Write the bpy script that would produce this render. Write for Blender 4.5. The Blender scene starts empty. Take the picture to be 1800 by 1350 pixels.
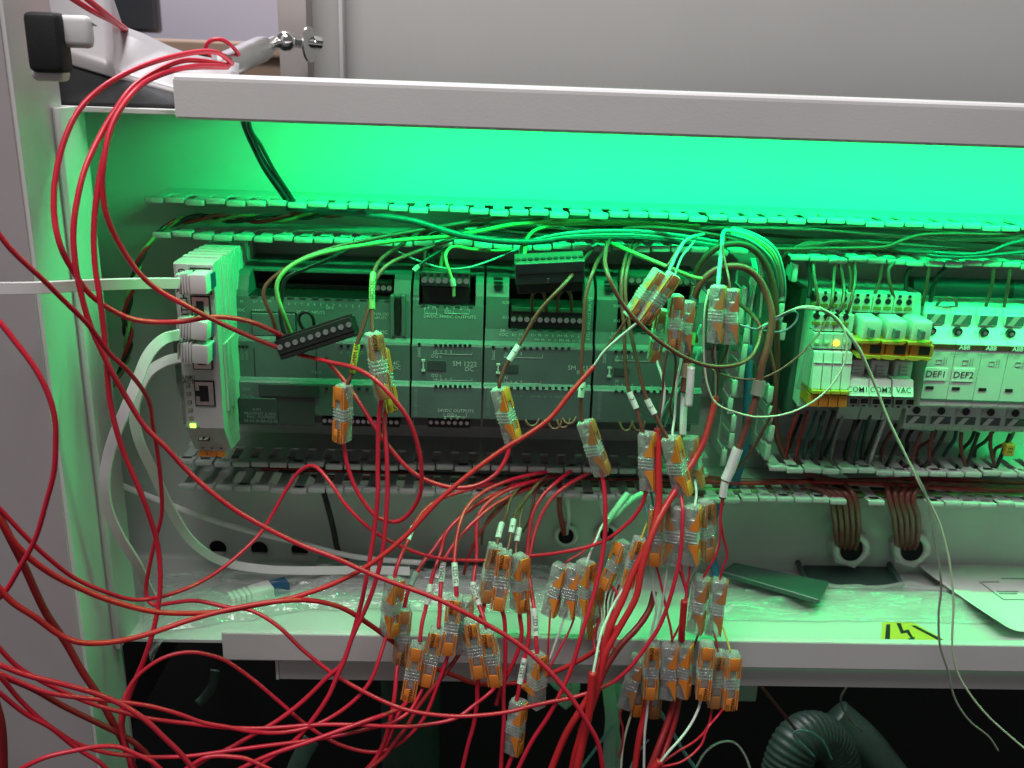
import bpy, bmesh, math, random
from mathutils import Vector, Matrix, noise

random.seed(7)
scene = bpy.context.scene
COL = scene.collection

# ------------------------------------------------------------------ camera
F_PX = 1640.0
PITCH, YAW, ROLL = math.radians(18.4), math.radians(2.05), math.radians(2.1)
D_ = Vector((math.sin(YAW) * math.cos(PITCH), math.cos(YAW) * math.cos(PITCH), -math.sin(PITCH)))
R0 = Vector((math.cos(YAW), -math.sin(YAW), 0))
U0 = R0.cross(D_)
R_ = R0 * math.cos(ROLL) + U0 * math.sin(ROLL)
U_ = U0 * math.cos(ROLL) - R0 * math.sin(ROLL)
CAM = Vector((0, -0.085, 0)) - D_ * (F_PX / 2800.0)
cd = bpy.data.cameras.new('camera')
cam = bpy.data.objects.new('camera', cd)
COL.objects.link(cam)
cam.matrix_world = Matrix(((R_.x, U_.x, -D_.x, CAM.x), (R_.y, U_.y, -D_.y, CAM.y), (R_.z, U_.z, -D_.z, CAM.z), (0, 0, 0, 1)))
cd.sensor_width = 36.0
cd.lens = F_PX / 1800.0 * 36.0
cd.clip_start = 0.01
cd.clip_end = 50
cd.dof.use_dof = True
cd.dof.focus_distance = 0.56
cd.dof.aperture_fstop = 14
scene.camera = cam

# ------------------------------------------------------------------ world, lamps, exposure
world = bpy.data.worlds.new('World')
scene.world = world
world.use_nodes = True
bg = world.node_tree.nodes['Background']
bg.inputs['Color'].default_value = (0.96, 0.92, 0.93, 1)
bg.inputs['Strength'].default_value = 0.14

def area(name, loc, target, sx, sy, energy, color):
    l = bpy.data.lights.new(name, 'AREA')
    l.shape = 'RECTANGLE'; l.size = sx; l.size_y = sy; l.energy = energy; l.color = color
    o = bpy.data.objects.new(name, l); COL.objects.link(o)
    o.location = loc
    o.rotation_euler = (Vector(target) - Vector(loc)).to_track_quat('-Z', 'Y').to_euler()
    return o
area('ceiling_lamp', (-0.22, -0.60, 1.30), (-0.05, -0.15, 0.0), 0.8, 0.5, 16.0, (1.0, 0.965, 0.95))
area('background_fill_light', (-0.6, 0.75, 2.1), (-0.4, 1.4, 0.2), 1.0, 0.5, 65.0, (0.97, 0.96, 1.0))  # added unseen light that brightens the room behind
LED = (0.0, 1.0, 0.215)
area('led_strip_light', (0.205, -0.1045, 0.1685), (0.205, -0.07, 0.0), 0.70, 0.007, 2.3, LED)

area('lower_led_light', (0.22, -0.070, -0.1765), (0.22, -0.035, -0.5), 0.60, 0.006, 0.90, LED)

scene.view_settings.view_transform = 'Standard'
scene.view_settings.look = 'None'
scene.view_settings.exposure = 0.0
scene.view_settings.gamma = 1.0
scene.cycles.max_bounces = 8
scene.cycles.diffuse_bounces = 3
scene.cycles.glossy_bounces = 3
scene.cycles.transmission_bounces = 6
scene.cycles.transparent_max_bounces = 20
scene.cycles.use_denoising = True
scene.cycles.caustics_reflective = False
scene.cycles.caustics_refractive = False

# ------------------------------------------------------------------ helpers
def U(px, py, Y):
    """the point of the plane Y (metres of depth from the mounting plate) seen at photo pixel px, py"""
    v = D_ + R_ * ((px - 900) / F_PX) - U_ * ((py - 675) / F_PX)
    return CAM + v * ((Y - CAM.y) / v.y)
def proj(p):
    q = p - CAM
    d = q.dot(D_)
    return (900 + F_PX * q.dot(R_) / d, 675 - F_PX * q.dot(U_) / d)

MATS = {}
def mat(name, col, rough=0.45, metal=0.0, spec=0.5, var=0.0, scale=60.0, bump=0.0, bscale=400.0, emit=None, coat=0.0, trans=0.0):
    m = bpy.data.materials.new(name); m.use_nodes = True
    nt = m.node_tree; b = nt.nodes['Principled BSDF']
    b.inputs['Base Color'].default_value = (*col, 1)
    b.inputs['Roughness'].default_value = rough
    b.inputs['Metallic'].default_value = metal
    b.inputs['Specular IOR Level'].default_value = spec
    if coat: b.inputs['Coat Weight'].default_value = coat; b.inputs['Coat Roughness'].default_value = 0.1
    if trans: b.inputs['Transmission Weight'].default_value = trans
    if emit:
        b.inputs['Emission Color'].default_value = (*emit[0], 1); b.inputs['Emission Strength'].default_value = emit[1]
    if var or bump:
        tc = nt.nodes.new('ShaderNodeTexCoord')
    if var:
        n = nt.nodes.new('ShaderNodeTexNoise'); n.inputs['Scale'].default_value = scale; n.inputs['Detail'].default_value = 6
        nt.links.new(tc.outputs['Object'], n.inputs['Vector'])
        r = nt.nodes.new('ShaderNodeValToRGB')
        r.color_ramp.elements[0].position = 0.3; r.color_ramp.elements[1].position = 0.7
        r.color_ramp.elements[0].color = (*[c * (1 - var) for c in col], 1)
        r.color_ramp.elements[1].color = (*[min(1, c * (1 + var * 0.6)) for c in col], 1)
        nt.links.new(n.outputs['Fac'], r.inputs['Fac'])
        nt.links.new(r.outputs['Color'], b.inputs['Base Color'])
        mr = nt.nodes.new('ShaderNodeMapRange'); mr.inputs['To Min'].default_value = rough * 0.8; mr.inputs['To Max'].default_value = min(1, rough * 1.25)
        nt.links.new(n.outputs['Fac'], mr.inputs['Value']); nt.links.new(mr.outputs['Result'], b.inputs['Roughness'])
    if bump:
        n2 = nt.nodes.new('ShaderNodeTexNoise'); n2.inputs['Scale'].default_value = bscale; n2.inputs['Detail'].default_value = 3
        nt.links.new(tc.outputs['Object'], n2.inputs['Vector'])
        bp = nt.nodes.new('ShaderNodeBump'); bp.inputs['Strength'].default_value = bump; bp.inputs['Distance'].default_value = 0.0006
        nt.links.new(n2.outputs['Fac'], bp.inputs['Height']); nt.links.new(bp.outputs['Normal'], b.inputs['Normal'])
    MATS[name] = m
    return m

def clear_mat(name, tint, lo, hi, rough=0.04, bump=0.0, bscale=300.0, stretch=None, ior=1.45, refr=0.35, white_sheen=0.0):
    """clear thin plastic: see-through, some bending of light, mirror-like at grazing angles, bright edges painted in with white"""
    m = bpy.data.materials.new(name); m.use_nodes = True
    nt = m.node_tree; nt.nodes.clear()
    out = nt.nodes.new('ShaderNodeOutputMaterial')
    tr = nt.nodes.new('ShaderNodeBsdfTransparent'); tr.inputs['Color'].default_value = (*tint, 1)
    rf = nt.nodes.new('ShaderNodeBsdfRefraction'); rf.inputs['Color'].default_value = (*tint, 1)
    rf.inputs['Roughness'].default_value = 0.06; rf.inputs['IOR'].default_value = ior
    gl = nt.nodes.new('ShaderNodeBsdfGlossy'); gl.inputs['Roughness'].default_value = rough
    lw = nt.nodes.new('ShaderNodeLayerWeight'); lw.inputs['Blend'].default_value = 0.35
    mr = nt.nodes.new('ShaderNodeMapRange'); mr.inputs['To Min'].default_value = lo; mr.inputs['To Max'].default_value = hi
    nt.links.new(lw.outputs['Facing'], mr.inputs['Value'])
    m0 = nt.nodes.new('ShaderNodeMixShader'); m0.inputs['Fac'].default_value = refr
    nt.links.new(tr.outputs[0], m0.inputs[1]); nt.links.new(rf.outputs[0], m0.inputs[2])
    if white_sheen:
        df = nt.nodes.new('ShaderNodeBsdfDiffuse'); df.inputs['Color'].default_value = (0.92, 0.94, 0.93, 1)
        mk = nt.nodes.new('ShaderNodeMixShader'); mk.inputs['Fac'].default_value = white_sheen
        nt.links.new(m0.outputs[0], mk.inputs[1]); nt.links.new(df.outputs[0], mk.inputs[2]); m0 = mk
    mx = nt.nodes.new('ShaderNodeMixShader')
    nt.links.new(mr.outputs['Result'], mx.inputs['Fac'])
    if white_sheen:
        ed = nt.nodes.new('ShaderNodeMixShader'); ed.inputs['Fac'].default_value = 0.6  # white mixed in at grazing angles imitates bright edge reflections
        nt.links.new(gl.outputs[0], ed.inputs[1]); nt.links.new(df.outputs[0], ed.inputs[2])
    else: ed = gl
    nt.links.new(m0.outputs[0], mx.inputs[1]); nt.links.new(ed.outputs[0], mx.inputs[2])
    nt.links.new(mx.outputs[0], out.inputs['Surface'])
    if bump:
        tc = nt.nodes.new('ShaderNodeTexCoord'); mp = nt.nodes.new('ShaderNodeMapping')
        if stretch: mp.inputs['Scale'].default_value = stretch
        n = nt.nodes.new('ShaderNodeTexNoise'); n.inputs['Scale'].default_value = bscale; n.inputs['Detail'].default_value = 3
        nt.links.new(tc.outputs['Object'], mp.inputs['Vector']); nt.links.new(mp.outputs[0], n.inputs['Vector'])
        bp = nt.nodes.new('ShaderNodeBump'); bp.inputs['Strength'].default_value = bump; bp.inputs['Distance'].default_value = 0.002
        nt.links.new(n.outputs['Fac'], bp.inputs['Height'])
        for s in (gl, lw, rf): nt.links.new(bp.outputs['Normal'], s.inputs['Normal'])
    MATS[name] = m
    return m

mat('white_paint', (0.70, 0.69, 0.685), 0.38, var=0.05, scale=9, bump=0.12, bscale=900)
mat('plate_paint', (0.62, 0.63, 0.62), 0.5, var=0.06, scale=7, bump=0.10, bscale=700)
mat('post_shade_paint', (0.50, 0.45, 0.46), 0.5, var=0.08, scale=9, bump=0.1, bscale=800)  # darker, purplish copy of the post paint: shade put into the colour
mat('button_olive', (0.22, 0.15, 0.03), 0.5)
mat('lid_paint', (0.55, 0.55, 0.54), 0.42, var=0.04, scale=5, bump=0.12, bscale=900)
mat('warm_lit_paint', (0.62, 0.56, 0.54), 0.45, var=0.04, scale=6)  # lid flange colour with the warm light on it painted in
mat('duct_grey', (0.50, 0.53, 0.52), 0.42, var=0.08, scale=30)
mat('module_grey', (0.098, 0.122, 0.128), 0.48, var=0.12, scale=40, bump=0.15, bscale=2500)
mat('module_dark', (0.042, 0.050, 0.054), 0.5, var=0.1, scale=40, bump=0.15, bscale=2500)
mat('black_plastic', (0.008, 0.009, 0.009), 0.45, var=0.2, scale=80)
mat('black_rubber', (0.010, 0.011, 0.012), 0.7, var=0.2, scale=90, bump=0.2)
mat('dark_green_plastic_lit_black', (0.035, 0.075, 0.060), 0.4, var=0.15, scale=60)  # also serves black terminals, green light on them put into the colour
mat('switch_grey', (0.52, 0.53, 0.52), 0.45, var=0.05, scale=30)
mat('terminal_grey', (0.46, 0.50, 0.48), 0.45, var=0.08, scale=50)
mat('relay_white', (0.62, 0.64, 0.62), 0.42, var=0.05, scale=40)
mat('white_plastic', (0.74, 0.74, 0.73), 0.4, var=0.03, scale=40)
mat('paper', (0.78, 0.78, 0.77), 0.8, var=0.03, scale=20)
mat('label_white', (0.78, 0.79, 0.78), 0.55)
mat('label_yellow', (0.70, 0.62, 0.08), 0.55)
mat('sign_yellow', (0.66, 0.50, 0.06), 0.5)
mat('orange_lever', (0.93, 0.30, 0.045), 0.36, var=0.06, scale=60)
mat('orange_green_lit', (0.56, 0.25, 0.085), 0.42, var=0.08, scale=60)  # orange levers again, with the green light's tan cast painted in
mat('clip_yellow', (0.46, 0.30, 0.035), 0.42)
mat('clip_orange', (0.60, 0.24, 0.025), 0.42)
mat('brown_stripe', (0.11, 0.035, 0.02), 0.5)
mat('ink', (0.012, 0.012, 0.014), 0.6)
mat('print_white', (0.50, 0.54, 0.53), 0.6)
mat('print_grey', (0.24, 0.28, 0.27), 0.6)
mat('steel', (0.62, 0.62, 0.60), 0.28, metal=1.0, var=0.1, scale=60)
mat('chrome', (0.78, 0.78, 0.77), 0.12, metal=1.0)
mat('screw_metal', (0.72, 0.74, 0.74), 0.30, metal=1.0, var=0.15, scale=200)
mat('tin', (0.70, 0.70, 0.68), 0.35, metal=0.6)
mat('copper', (0.60, 0.28, 0.12), 0.35, metal=1.0)
mat('dark_void', (0.006, 0.006, 0.007), 0.9)  # near black: the darkness of unlit hollows put into the colour
mat('red_wire', (0.70, 0.018, 0.050), 0.34, var=0.10, scale=40, bump=0.05, bscale=300)
mat('red_dark', (0.36, 0.018, 0.025), 0.4, var=0.12, scale=40)
mat('red_sheath', (0.66, 0.024, 0.034), 0.36, var=0.10, scale=30)
mat('brown_wire', (0.175, 0.052, 0.040), 0.38, var=0.12, scale=40)
mat('green_yellow', (0.17, 0.38, 0.12), 0.38, var=0.08, scale=50)
mat('yellow_wire', (0.60, 0.55, 0.06), 0.4)
mat('black_wire', (0.018, 0.022, 0.022), 0.38)
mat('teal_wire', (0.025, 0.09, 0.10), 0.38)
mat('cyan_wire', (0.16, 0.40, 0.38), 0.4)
mat('blue_wire', (0.03, 0.15, 0.26), 0.4)
mat('white_wire', (0.72, 0.72, 0.70), 0.42)
mat('grey_wire', (0.26, 0.25, 0.22), 0.42)
mat('pale_wire', (0.55, 0.56, 0.44), 0.42)
mat('flat_cable', (0.82, 0.82, 0.81), 0.42, var=0.03, scale=30)
mat('boot_grey', (0.55, 0.54, 0.53), 0.5)
mat('blue_clear', (0.02, 0.10, 0.20), 0.25)
mat('lamp_green', (0.1, 0.6, 0.1), 0.3, emit=((0.25, 1.0, 0.05), 5.0))
mat('lamp_off', (0.30, 0.33, 0.22), 0.25)
mat('lamp_amber', (0.8, 0.5, 0.05), 0.3, emit=((1.0, 0.55, 0.03), 3.0))
mat('diode', (0.1, 0.8, 0.3), 0.3, emit=(LED, 3.0))
mat('cover_plastic', (0.05, 0.10, 0.085), 0.35, var=0.1, scale=40)  # dark green-grey plastic of the cover plates
mat('wall_lilac', (0.40, 0.37, 0.42), 0.8, var=0.04, scale=2)
mat('desk_tan', (0.42, 0.29, 0.21), 0.5, var=0.1, scale=8)
mat('monitor_black', (0.025, 0.028, 0.034), 0.4)
mat('under_shade_dark', (0.010, 0.012, 0.011), 0.7, var=0.4, scale=6)  # near black: shade under the cabinet put into the colour
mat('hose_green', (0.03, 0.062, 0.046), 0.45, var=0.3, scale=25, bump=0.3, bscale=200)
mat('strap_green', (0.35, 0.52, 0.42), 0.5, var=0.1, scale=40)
mat('foil_white', (0.40, 0.385, 0.395), 0.30, var=0.06, scale=12, bump=0.25, bscale=30)
clear_mat('clear_plastic', (0.975, 0.98, 0.975), 0.10, 0.60, 0.04, bump=0.45, bscale=380, refr=0.06, white_sheen=0.085)
clear_mat('clear_film', (0.93, 0.95, 0.94), 0.16, 0.70, 0.12, bump=1.0, bscale=60, stretch=(0.4, 5, 5), refr=0.0, white_sheen=0.13)
clear_mat('clear_bag', (0.93, 0.95, 0.94), 0.12, 0.65, 0.08, bump=1.0, bscale=90, refr=0.0, white_sheen=0.08)
clear_mat('smoke_cover', (0.80, 0.84, 0.82), 0.10, 0.5, 0.15, refr=0.0)

class MB:
    def __init__(s): s.bm = bmesh.new()
    def box(s, a, b, bevel=0.0, M=None, seg=2):
        x0, x1 = sorted((a[0], b[0])); y0, y1 = sorted((a[1], b[1])); z0, z1 = sorted((a[2], b[2]))
        vs = [s.bm.verts.new((x, y, z)) for x in (x0, x1) for y in (y0, y1) for z in (z0, z1)]
        fs = [s.bm.faces.new([vs[i] for i in q]) for q in ((0, 1, 3, 2), (4, 6, 7, 5), (0, 4, 5, 1), (2, 3, 7, 6), (0, 2, 6, 4), (1, 5, 7, 3))]
        if bevel:
            es = list({e for f in fs for e in f.edges})
            r = bmesh.ops.bevel(s.bm, geom=es, offset=bevel, segments=seg, affect='EDGES', profile=0.5)
            vs = list({v for f in r['faces'] for v in f.verts} | {v for v in vs if v.is_valid})
        if M is not None: bmesh.ops.transform(s.bm, matrix=M, verts=[v for v in vs if v.is_valid])
        return s
    def prism(s, pts, axis, lo, hi, M=None):
        """polygon pts (two coordinates) swept along axis 0,1,2 from lo to hi"""
        def mk(p, h):
            q = list(p); q.insert(axis, h); return q
        A = [s.bm.verts.new(mk(p, lo)) for p in pts]; B = [s.bm.verts.new(mk(p, hi)) for p in pts]
        n = len(pts)
        s.bm.faces.new(A); s.bm.faces.new(B[::-1])
        for i in range(n): s.bm.faces.new((A[i], B[i], B[(i + 1) % n], A[(i + 1) % n]))
        if M is not None: bmesh.ops.transform(s.bm, matrix=M, verts=A + B)
        return s
    def cyl(s, c, axis, r, h, n=20, r2=None, M=None):
        """cylinder from c along axis vector for length h"""
        ax = Vector(axis).normalized(); q = ax.orthogonal().normalized(); w = ax.cross(q)
        r2 = r if r2 is None else r2
        A = []; B = []
        for i in range(n):
            t = 2 * math.pi * i / n; d = q * math.cos(t) + w * math.sin(t)
            A.append(s.bm.verts.new(Vector(c) + d * r)); B.append(s.bm.verts.new(Vector(c) + ax * h + d * r2))
        s.bm.faces.new(A[::-1]); s.bm.faces.new(B)
        for i in range(n): s.bm.faces.new((A[i], A[(i + 1) % n], B[(i + 1) % n], B[i]))
        if M is not None: bmesh.ops.transform(s.bm, matrix=M, verts=A + B)
        return s
    def tube(s, pts, r, n=8, flat=None, caps=True):
        """swept round tube, or a flat band when flat=(half width, half thickness) lying towards -Y"""
        m = len(pts); rings = []; nrm = None
        for i, p in enumerate(pts):
            t = (pts[min(i + 1, m - 1)] - pts[max(i - 1, 0)])
            t = t.normalized() if t.length > 1e-9 else Vector((0, 0, 1))
            if flat:
                face = Vector(flat[2]) if len(flat) > 2 else Vector((0, -1, 0))
                w = t.cross(face); w = w.normalized() if w.length > 1e-6 else Vector((1, 0, 0))
                u = w.cross(t).normalized()
                ring = [p + w * (a * flat[0]) + u * (b * flat[1]) for a, b in ((-1, -.5), (-.9, -1), (.9, -1), (1, -.5), (1, .5), (.9, 1), (-.9, 1), (-1, .5))]
            else:
                nrm = t.orthogonal().normalized() if nrm is None else (nrm - t * nrm.dot(t)).normalized()
                u = t.cross(nrm); rr = r[i] if isinstance(r, (list, tuple)) else r
                ring = [p + (nrm * math.cos(2 * math.pi * k / n) + u * math.sin(2 * math.pi * k / n)) * rr for k in range(n)]
            rings.append([s.bm.verts.new(v) for v in ring])
        k = len(rings[0])
        for a, b in zip(rings, rings[1:]):
            for i in range(k): s.bm.faces.new((a[i], a[(i + 1) % k], b[(i + 1) % k], b[i]))
        if caps: s.bm.faces.new(rings[0][::-1]); s.bm.faces.new(rings[-1])
        return s
    def mesh(s, name, smooth=False):
        bmesh.ops.recalc_face_normals(s.bm, faces=s.bm.faces)
        me = bpy.data.meshes.new(name); s.bm.to_mesh(me); s.bm.free()
        if smooth:
            me.polygons.foreach_set('use_smooth', [True] * len(me.polygons))
            if smooth == 'auto': me.set_sharp_from_angle(angle=math.radians(27))
        return me
    def build(s, name, m, parent=None, smooth=False, M=None):
        me = s.mesh(name, smooth); me.materials.append(MATS[m])
        return place(me, name, parent, M)

def place(me, name, parent=None, M=None):
    o = bpy.data.objects.new(name, me); COL.objects.link(o)
    if M is not None: o.matrix_basis = M
    if parent is not None:
        o.parent = parent
        if parent.get('_world'): o.matrix_parent_inverse = Matrix.Translation(-Vector(parent['_world']))
    return o
def tag(o, label, cat, group=None, kind=None):
    o['label'] = label; o['category'] = cat
    if group: o['group'] = group
    if kind: o['kind'] = kind
    return o
def thing(name, label, cat, loc=(0, 0, 0), group=None, world=True):
    """an Empty at the thing's base; its parts are given in world coordinates"""
    o = bpy.data.objects.new(name, None); COL.objects.link(o)
    o.location = loc; o.empty_display_size = 0.01
    if world: o['_world'] = list(loc)
    return tag(o, label, cat, group)
def rect(px0, py0, px1, py1, Y):
    """photo rectangle on the plane Y -> X range and Z range"""
    mx, my = (px0 + px1) / 2, (py0 + py1) / 2
    return U(px0, my, Y).x, U(px1, my, Y).x, U(mx, py1, Y).z, U(mx, py0, Y).z
def pbox(name, m, parent, px0, py0, px1, py1, Yf, Yb, bevel=0.0004):
    """box whose front face (depth Yf) covers the photo rectangle, reaching back to Yb"""
    x0, x1, z0, z1 = rect(px0, py0, px1, py1, Yf)
    return MB().box((x0, Yf, z0), (x1, Yb, z1), bevel).build(name, m, parent)
TXT = {}
def text_mesh(s, bold=0.0):
    k = (s, bold)
    if k not in TXT:
        c = bpy.data.curves.new('lettering', 'FONT'); c.body = s; c.size = 1.0; c.resolution_u = 2; c.offset = bold
        c.align_x = 'CENTER'; c.align_y = 'CENTER'
        ob = bpy.data.objects.new('lettering', c); COL.objects.link(ob)
        TXT[k] = bpy.data.meshes.new_from_object(ob)
        bpy.data.objects.remove(ob); bpy.data.curves.remove(c)
    return TXT[k]
FRONT = Matrix.Rotation(math.pi / 2, 4, 'X')
def text(parent, s, h, m, p, rot=0.0, bold=0.0, sx=1.0, base=FRONT, frame=None):
    """flat print: capital height about 0.7 h, centred on p, rot degrees counter-clockwise in its face"""
    me = text_mesh(s, bold).copy(); me.materials.clear(); me.materials.append(MATS[m])
    M = Matrix.Translation(p) @ base @ Matrix.Rotation(math.radians(rot), 4, 'Z') @ Matrix.Diagonal((h * sx, h, h, 1))
    return place(me, 'lettering', parent, M)
def ptext(parent, s, h, m, px, py, Y, rot=0.0, bold=0.0, sx=1.0):
    return text(parent, s, h, m, U(px, py, Y) + Vector((0, -0.00025, 0)), rot, bold, sx)

def spline(P, n=9):
    """centripetal-like Catmull-Rom through the points"""
    Q = [P[0] * 2 - P[1]] + list(P) + [P[-1] * 2 - P[-2]]
    out = []
    for i in range(1, len(Q) - 2):
        p0, p1, p2, p3 = Q[i - 1], Q[i], Q[i + 1], Q[i + 2]
        L = (p2 - p1).length
        a = (p2 - p0); b = (p3 - p1)
        m1 = a.normalized() * L if a.length > 1e-9 else a; m2 = b.normalized() * L if b.length > 1e-9 else b
        for k in range(n):
            t = k / n; t2 = t * t; t3 = t2 * t
            out.append(p1 * (2 * t3 - 3 * t2 + 1) + m1 * (t3 - 2 * t2 + t) + p2 * (-2 * t3 + 3 * t2) + m2 * (t3 - t2))
    out.append(P[-1].copy())
    return out
def path(pts, Y0=None):
    P = []; y = Y0
    for p in pts:
        if len(p) > 2: y = p[2]
        P.append(U(p[0], p[1], y / 1000.0))
    return P
def smooth_depth(pts, Y0):
    """fill depth between the points that state one"""
    ks = [i for i, p in enumerate(pts) if len(p) > 2]
    if not ks: return [(p[0], p[1], Y0) for p in pts]
    out = []
    for i, p in enumerate(pts):
        if len(p) > 2: out.append(p); continue
        lo = max([k for k in ks if k < i], default=None); hi = min([k for k in ks if k > i], default=None)
        if lo is None: y = pts[hi][2]
        elif hi is None: y = pts[lo][2]
        else:
            t = (i - lo) / (hi - lo); y = pts[lo][2] * (1 - t) + pts[hi][2] * t
        out.append((p[0], p[1], y))
    return out
def wire(name, label, m, r, pts, Y0=-120, sleeves=(), group=None, cat='wire', n=8, sub=9, flat=None):
    P = spline(path(smooth_depth(pts, Y0)), sub)
    o0 = P[0].copy()
    Q = [p - o0 for p in P]
    o = MB().tube(Q, r / 1000.0, n, flat=None if flat is None else (flat[0] / 1000, flat[1] / 1000, *flat[2:])).build(name, m, None, True)
    o.location = o0
    tag(o, label, cat, group)
    pr = [proj(p) for p in P]
    for sl in sleeves:
        (ax, ay), (bx_, by_), rr, sm = sl[:4]
        i = min(range(len(P)), key=lambda k: (pr[k][0] - ax) ** 2 + (pr[k][1] - ay) ** 2)
        j = min(range(len(P)), key=lambda k: (pr[k][0] - bx_) ** 2 + (pr[k][1] - by_) ** 2)
        i, j = sorted((i, j))
        if j - i < 1: j = min(i + 2, len(P) - 1); i = max(0, j - 2)
        s = MB().tube(Q[i:j + 1], rr / 1000.0, 12).build(sl[5] if len(sl) > 5 and sl[5] else 'marker_sleeve', sm, o, 'auto')
        if len(sl) > 4 and sl[4]:
            a, b = P[i], P[j]; mid = Q[(i + j) // 2]
            d = b - a; ang = math.degrees(math.atan2(d.z, d.x))
            if len(sl) > 6: ang += sl[6]
            me = text_mesh(sl[4]).copy(); me.materials.clear(); me.materials.append(MATS['ink'])
            h = rr / 1000.0 * 1.9
            nv = (CAM - (mid + o0)).normalized()
            t = d.normalized(); 
            if abs(ang) > 90 and len(sl) <= 6: t = -t
            if len(sl) > 6 and sl[6] == 180: t = -t
            up = nv.cross(t).normalized(); nn = t.cross(up)
            M = Matrix((( t.x, up.x, nn.x, 0), (t.y, up.y, nn.y, 0), (t.z, up.z, nn.z, 0), (0, 0, 0, 1)))
            place(me, 'lettering', s, Matrix.Translation(mid + nv * (rr / 1000.0 + 0.0002)) @ M @ Matrix.Diagonal((h, h, h, 1)))
    return o

# ================================================================== background room
FLZ = U(300, 1124, -0.108).z                     # height of the cabinet's inner floor
XR = 0.62
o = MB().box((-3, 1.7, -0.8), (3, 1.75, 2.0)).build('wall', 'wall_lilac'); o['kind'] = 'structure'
o = MB().box((-3, -1.2, -0.86), (3, 1.75, -0.80)).build('floor', 'under_shade_dark'); o['kind'] = 'structure'
a = U(236, 66, 0.9)
t = thing('desk', 'tan wooden desk edge in the blurred distance behind the gas strut', 'desk', (a.x, 0.9, -0.8))
MB().box((a.x - 0.05, 0.9, a.z - 0.022), (a.x + 0.55, 1.5, a.z), 0.004).build('desk_top', 'desk_tan', t)
MB().box((a.x, 0.92, a.z - 0.30), (a.x + 0.5, 0.94, a.z - 0.022)).build('modesty_panel', 'desk_tan', t)
for dx in (0.0, 0.46): MB().box((a.x + dx, 0.96, -0.80), (a.x + dx + 0.04, 1.0, a.z - 0.022), 0.003).build('leg', 'monitor_black', t)
x0, x1, z0, z1 = rect(188, -60, 273, 56, 1.1)
t = thing('monitor', 'blurred black monitor edge standing behind the white foil sheet', 'monitor', (x0, 1.1, z0))
MB().box((x0 - 0.1, 1.1, z0), (x1, 1.13, z1 + 0.2), 0.006).build('housing', 'monitor_black', t)
MB().box((x0 - 0.02, 1.13, a.z), (x0 + 0.02, 1.15, z0 + 0.10), 0.003).build('stand', 'monitor_black', t)

# ================================================================== cabinet shell
cab = thing('control_cabinet', 'open pale grey steel control cabinet holding the modules and ducts', 'cabinet', (0, 0, FLZ))
# mounting plate with three knock-out holes
plate = MB().box((-0.335, 0.0, FLZ + 0.0), (XR, 0.002, 0.172)).mesh('mounting_plate')
cut = MB()
HOLES = [(383, 963), (456, 965), (527, 967)]
for hx, hy in HOLES:
    c = U(hx, hy, 0); cut.cyl((c.x, -0.02, c.z), (0, 1, 0), 0.0068, 0.04, 32)
cm = cut.mesh('cut')
po = bpy.data.objects.new('mounting_plate', plate); co = bpy.data.objects.new('cut', cm)
COL.objects.link(po); COL.objects.link(co)
md = po.modifiers.new('b', 'BOOLEAN'); md.object = co; md.operation = 'DIFFERENCE'; md.solver = 'EXACT'
me = bpy.data.meshes.new_from_object(po.evaluated_get(bpy.context.evaluated_depsgraph_get()))
bpy.data.objects.remove(po); bpy.data.objects.remove(co)
me.materials.clear(); me.materials.append(MATS['plate_paint'])
place(me, 'mounting_plate', cab)
for hx, hy in HOLES:
    c = U(hx, hy, 0)
    b = MB().tube([Vector((c.x + 0.0070 * math.cos(t_), -0.0004, c.z + 0.0070 * math.sin(t_))) for t_ in [i * math.pi / 16 for i in range(33)]], 0.0005, 6, caps=False)
    b.build('hole_rim', 'plate_paint', cab, True)
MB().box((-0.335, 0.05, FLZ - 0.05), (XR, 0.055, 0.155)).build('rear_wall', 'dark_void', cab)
# floor panel with a bend up to the plate
pr = [(0.0, FLZ + 0.004)]
for k in range(1, 6):
    t_ = math.pi / 2 * k / 6; pr.append((-0.004 + 0.004 * math.cos(t_), FLZ + 0.004 - 0.004 * math.sin(t_)))
pr += [(-0.004, FLZ), (-0.108, FLZ), (-0.108, FLZ - 0.002), (0.003, FLZ - 0.002), (0.003, FLZ + 0.004)]
MB().prism(pr, 0, -0.335, XR).build('floor_panel', 'plate_paint', cab, 'auto')
# front lip of the floor and rail under it
x0 = U(390, 1135, -0.112).x; zt = U(1100, 1123, -0.112).z; zb = U(1100, 1172, -0.112).z
MB().box((x0, -0.112, zb), (XR, -0.1065, max(zt, FLZ + 0.0025)), 0.0012, seg=2).build('front_lip', 'white_paint', cab)
x0 = U(490, 1178, -0.104).x; zc = U(1100, 1203, -0.104).z
MB().box((x0, -0.104, zc), (XR, -0.08, zb + 0.003), 0.0008).build('under_rail', 'white_paint', cab, 'auto')
MB().box((x0 - 0.002, -0.1045, zc), (x0, -0.08, zb + 0.002), 0.0003).build('rail_end', 'white_plastic', cab)
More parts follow.
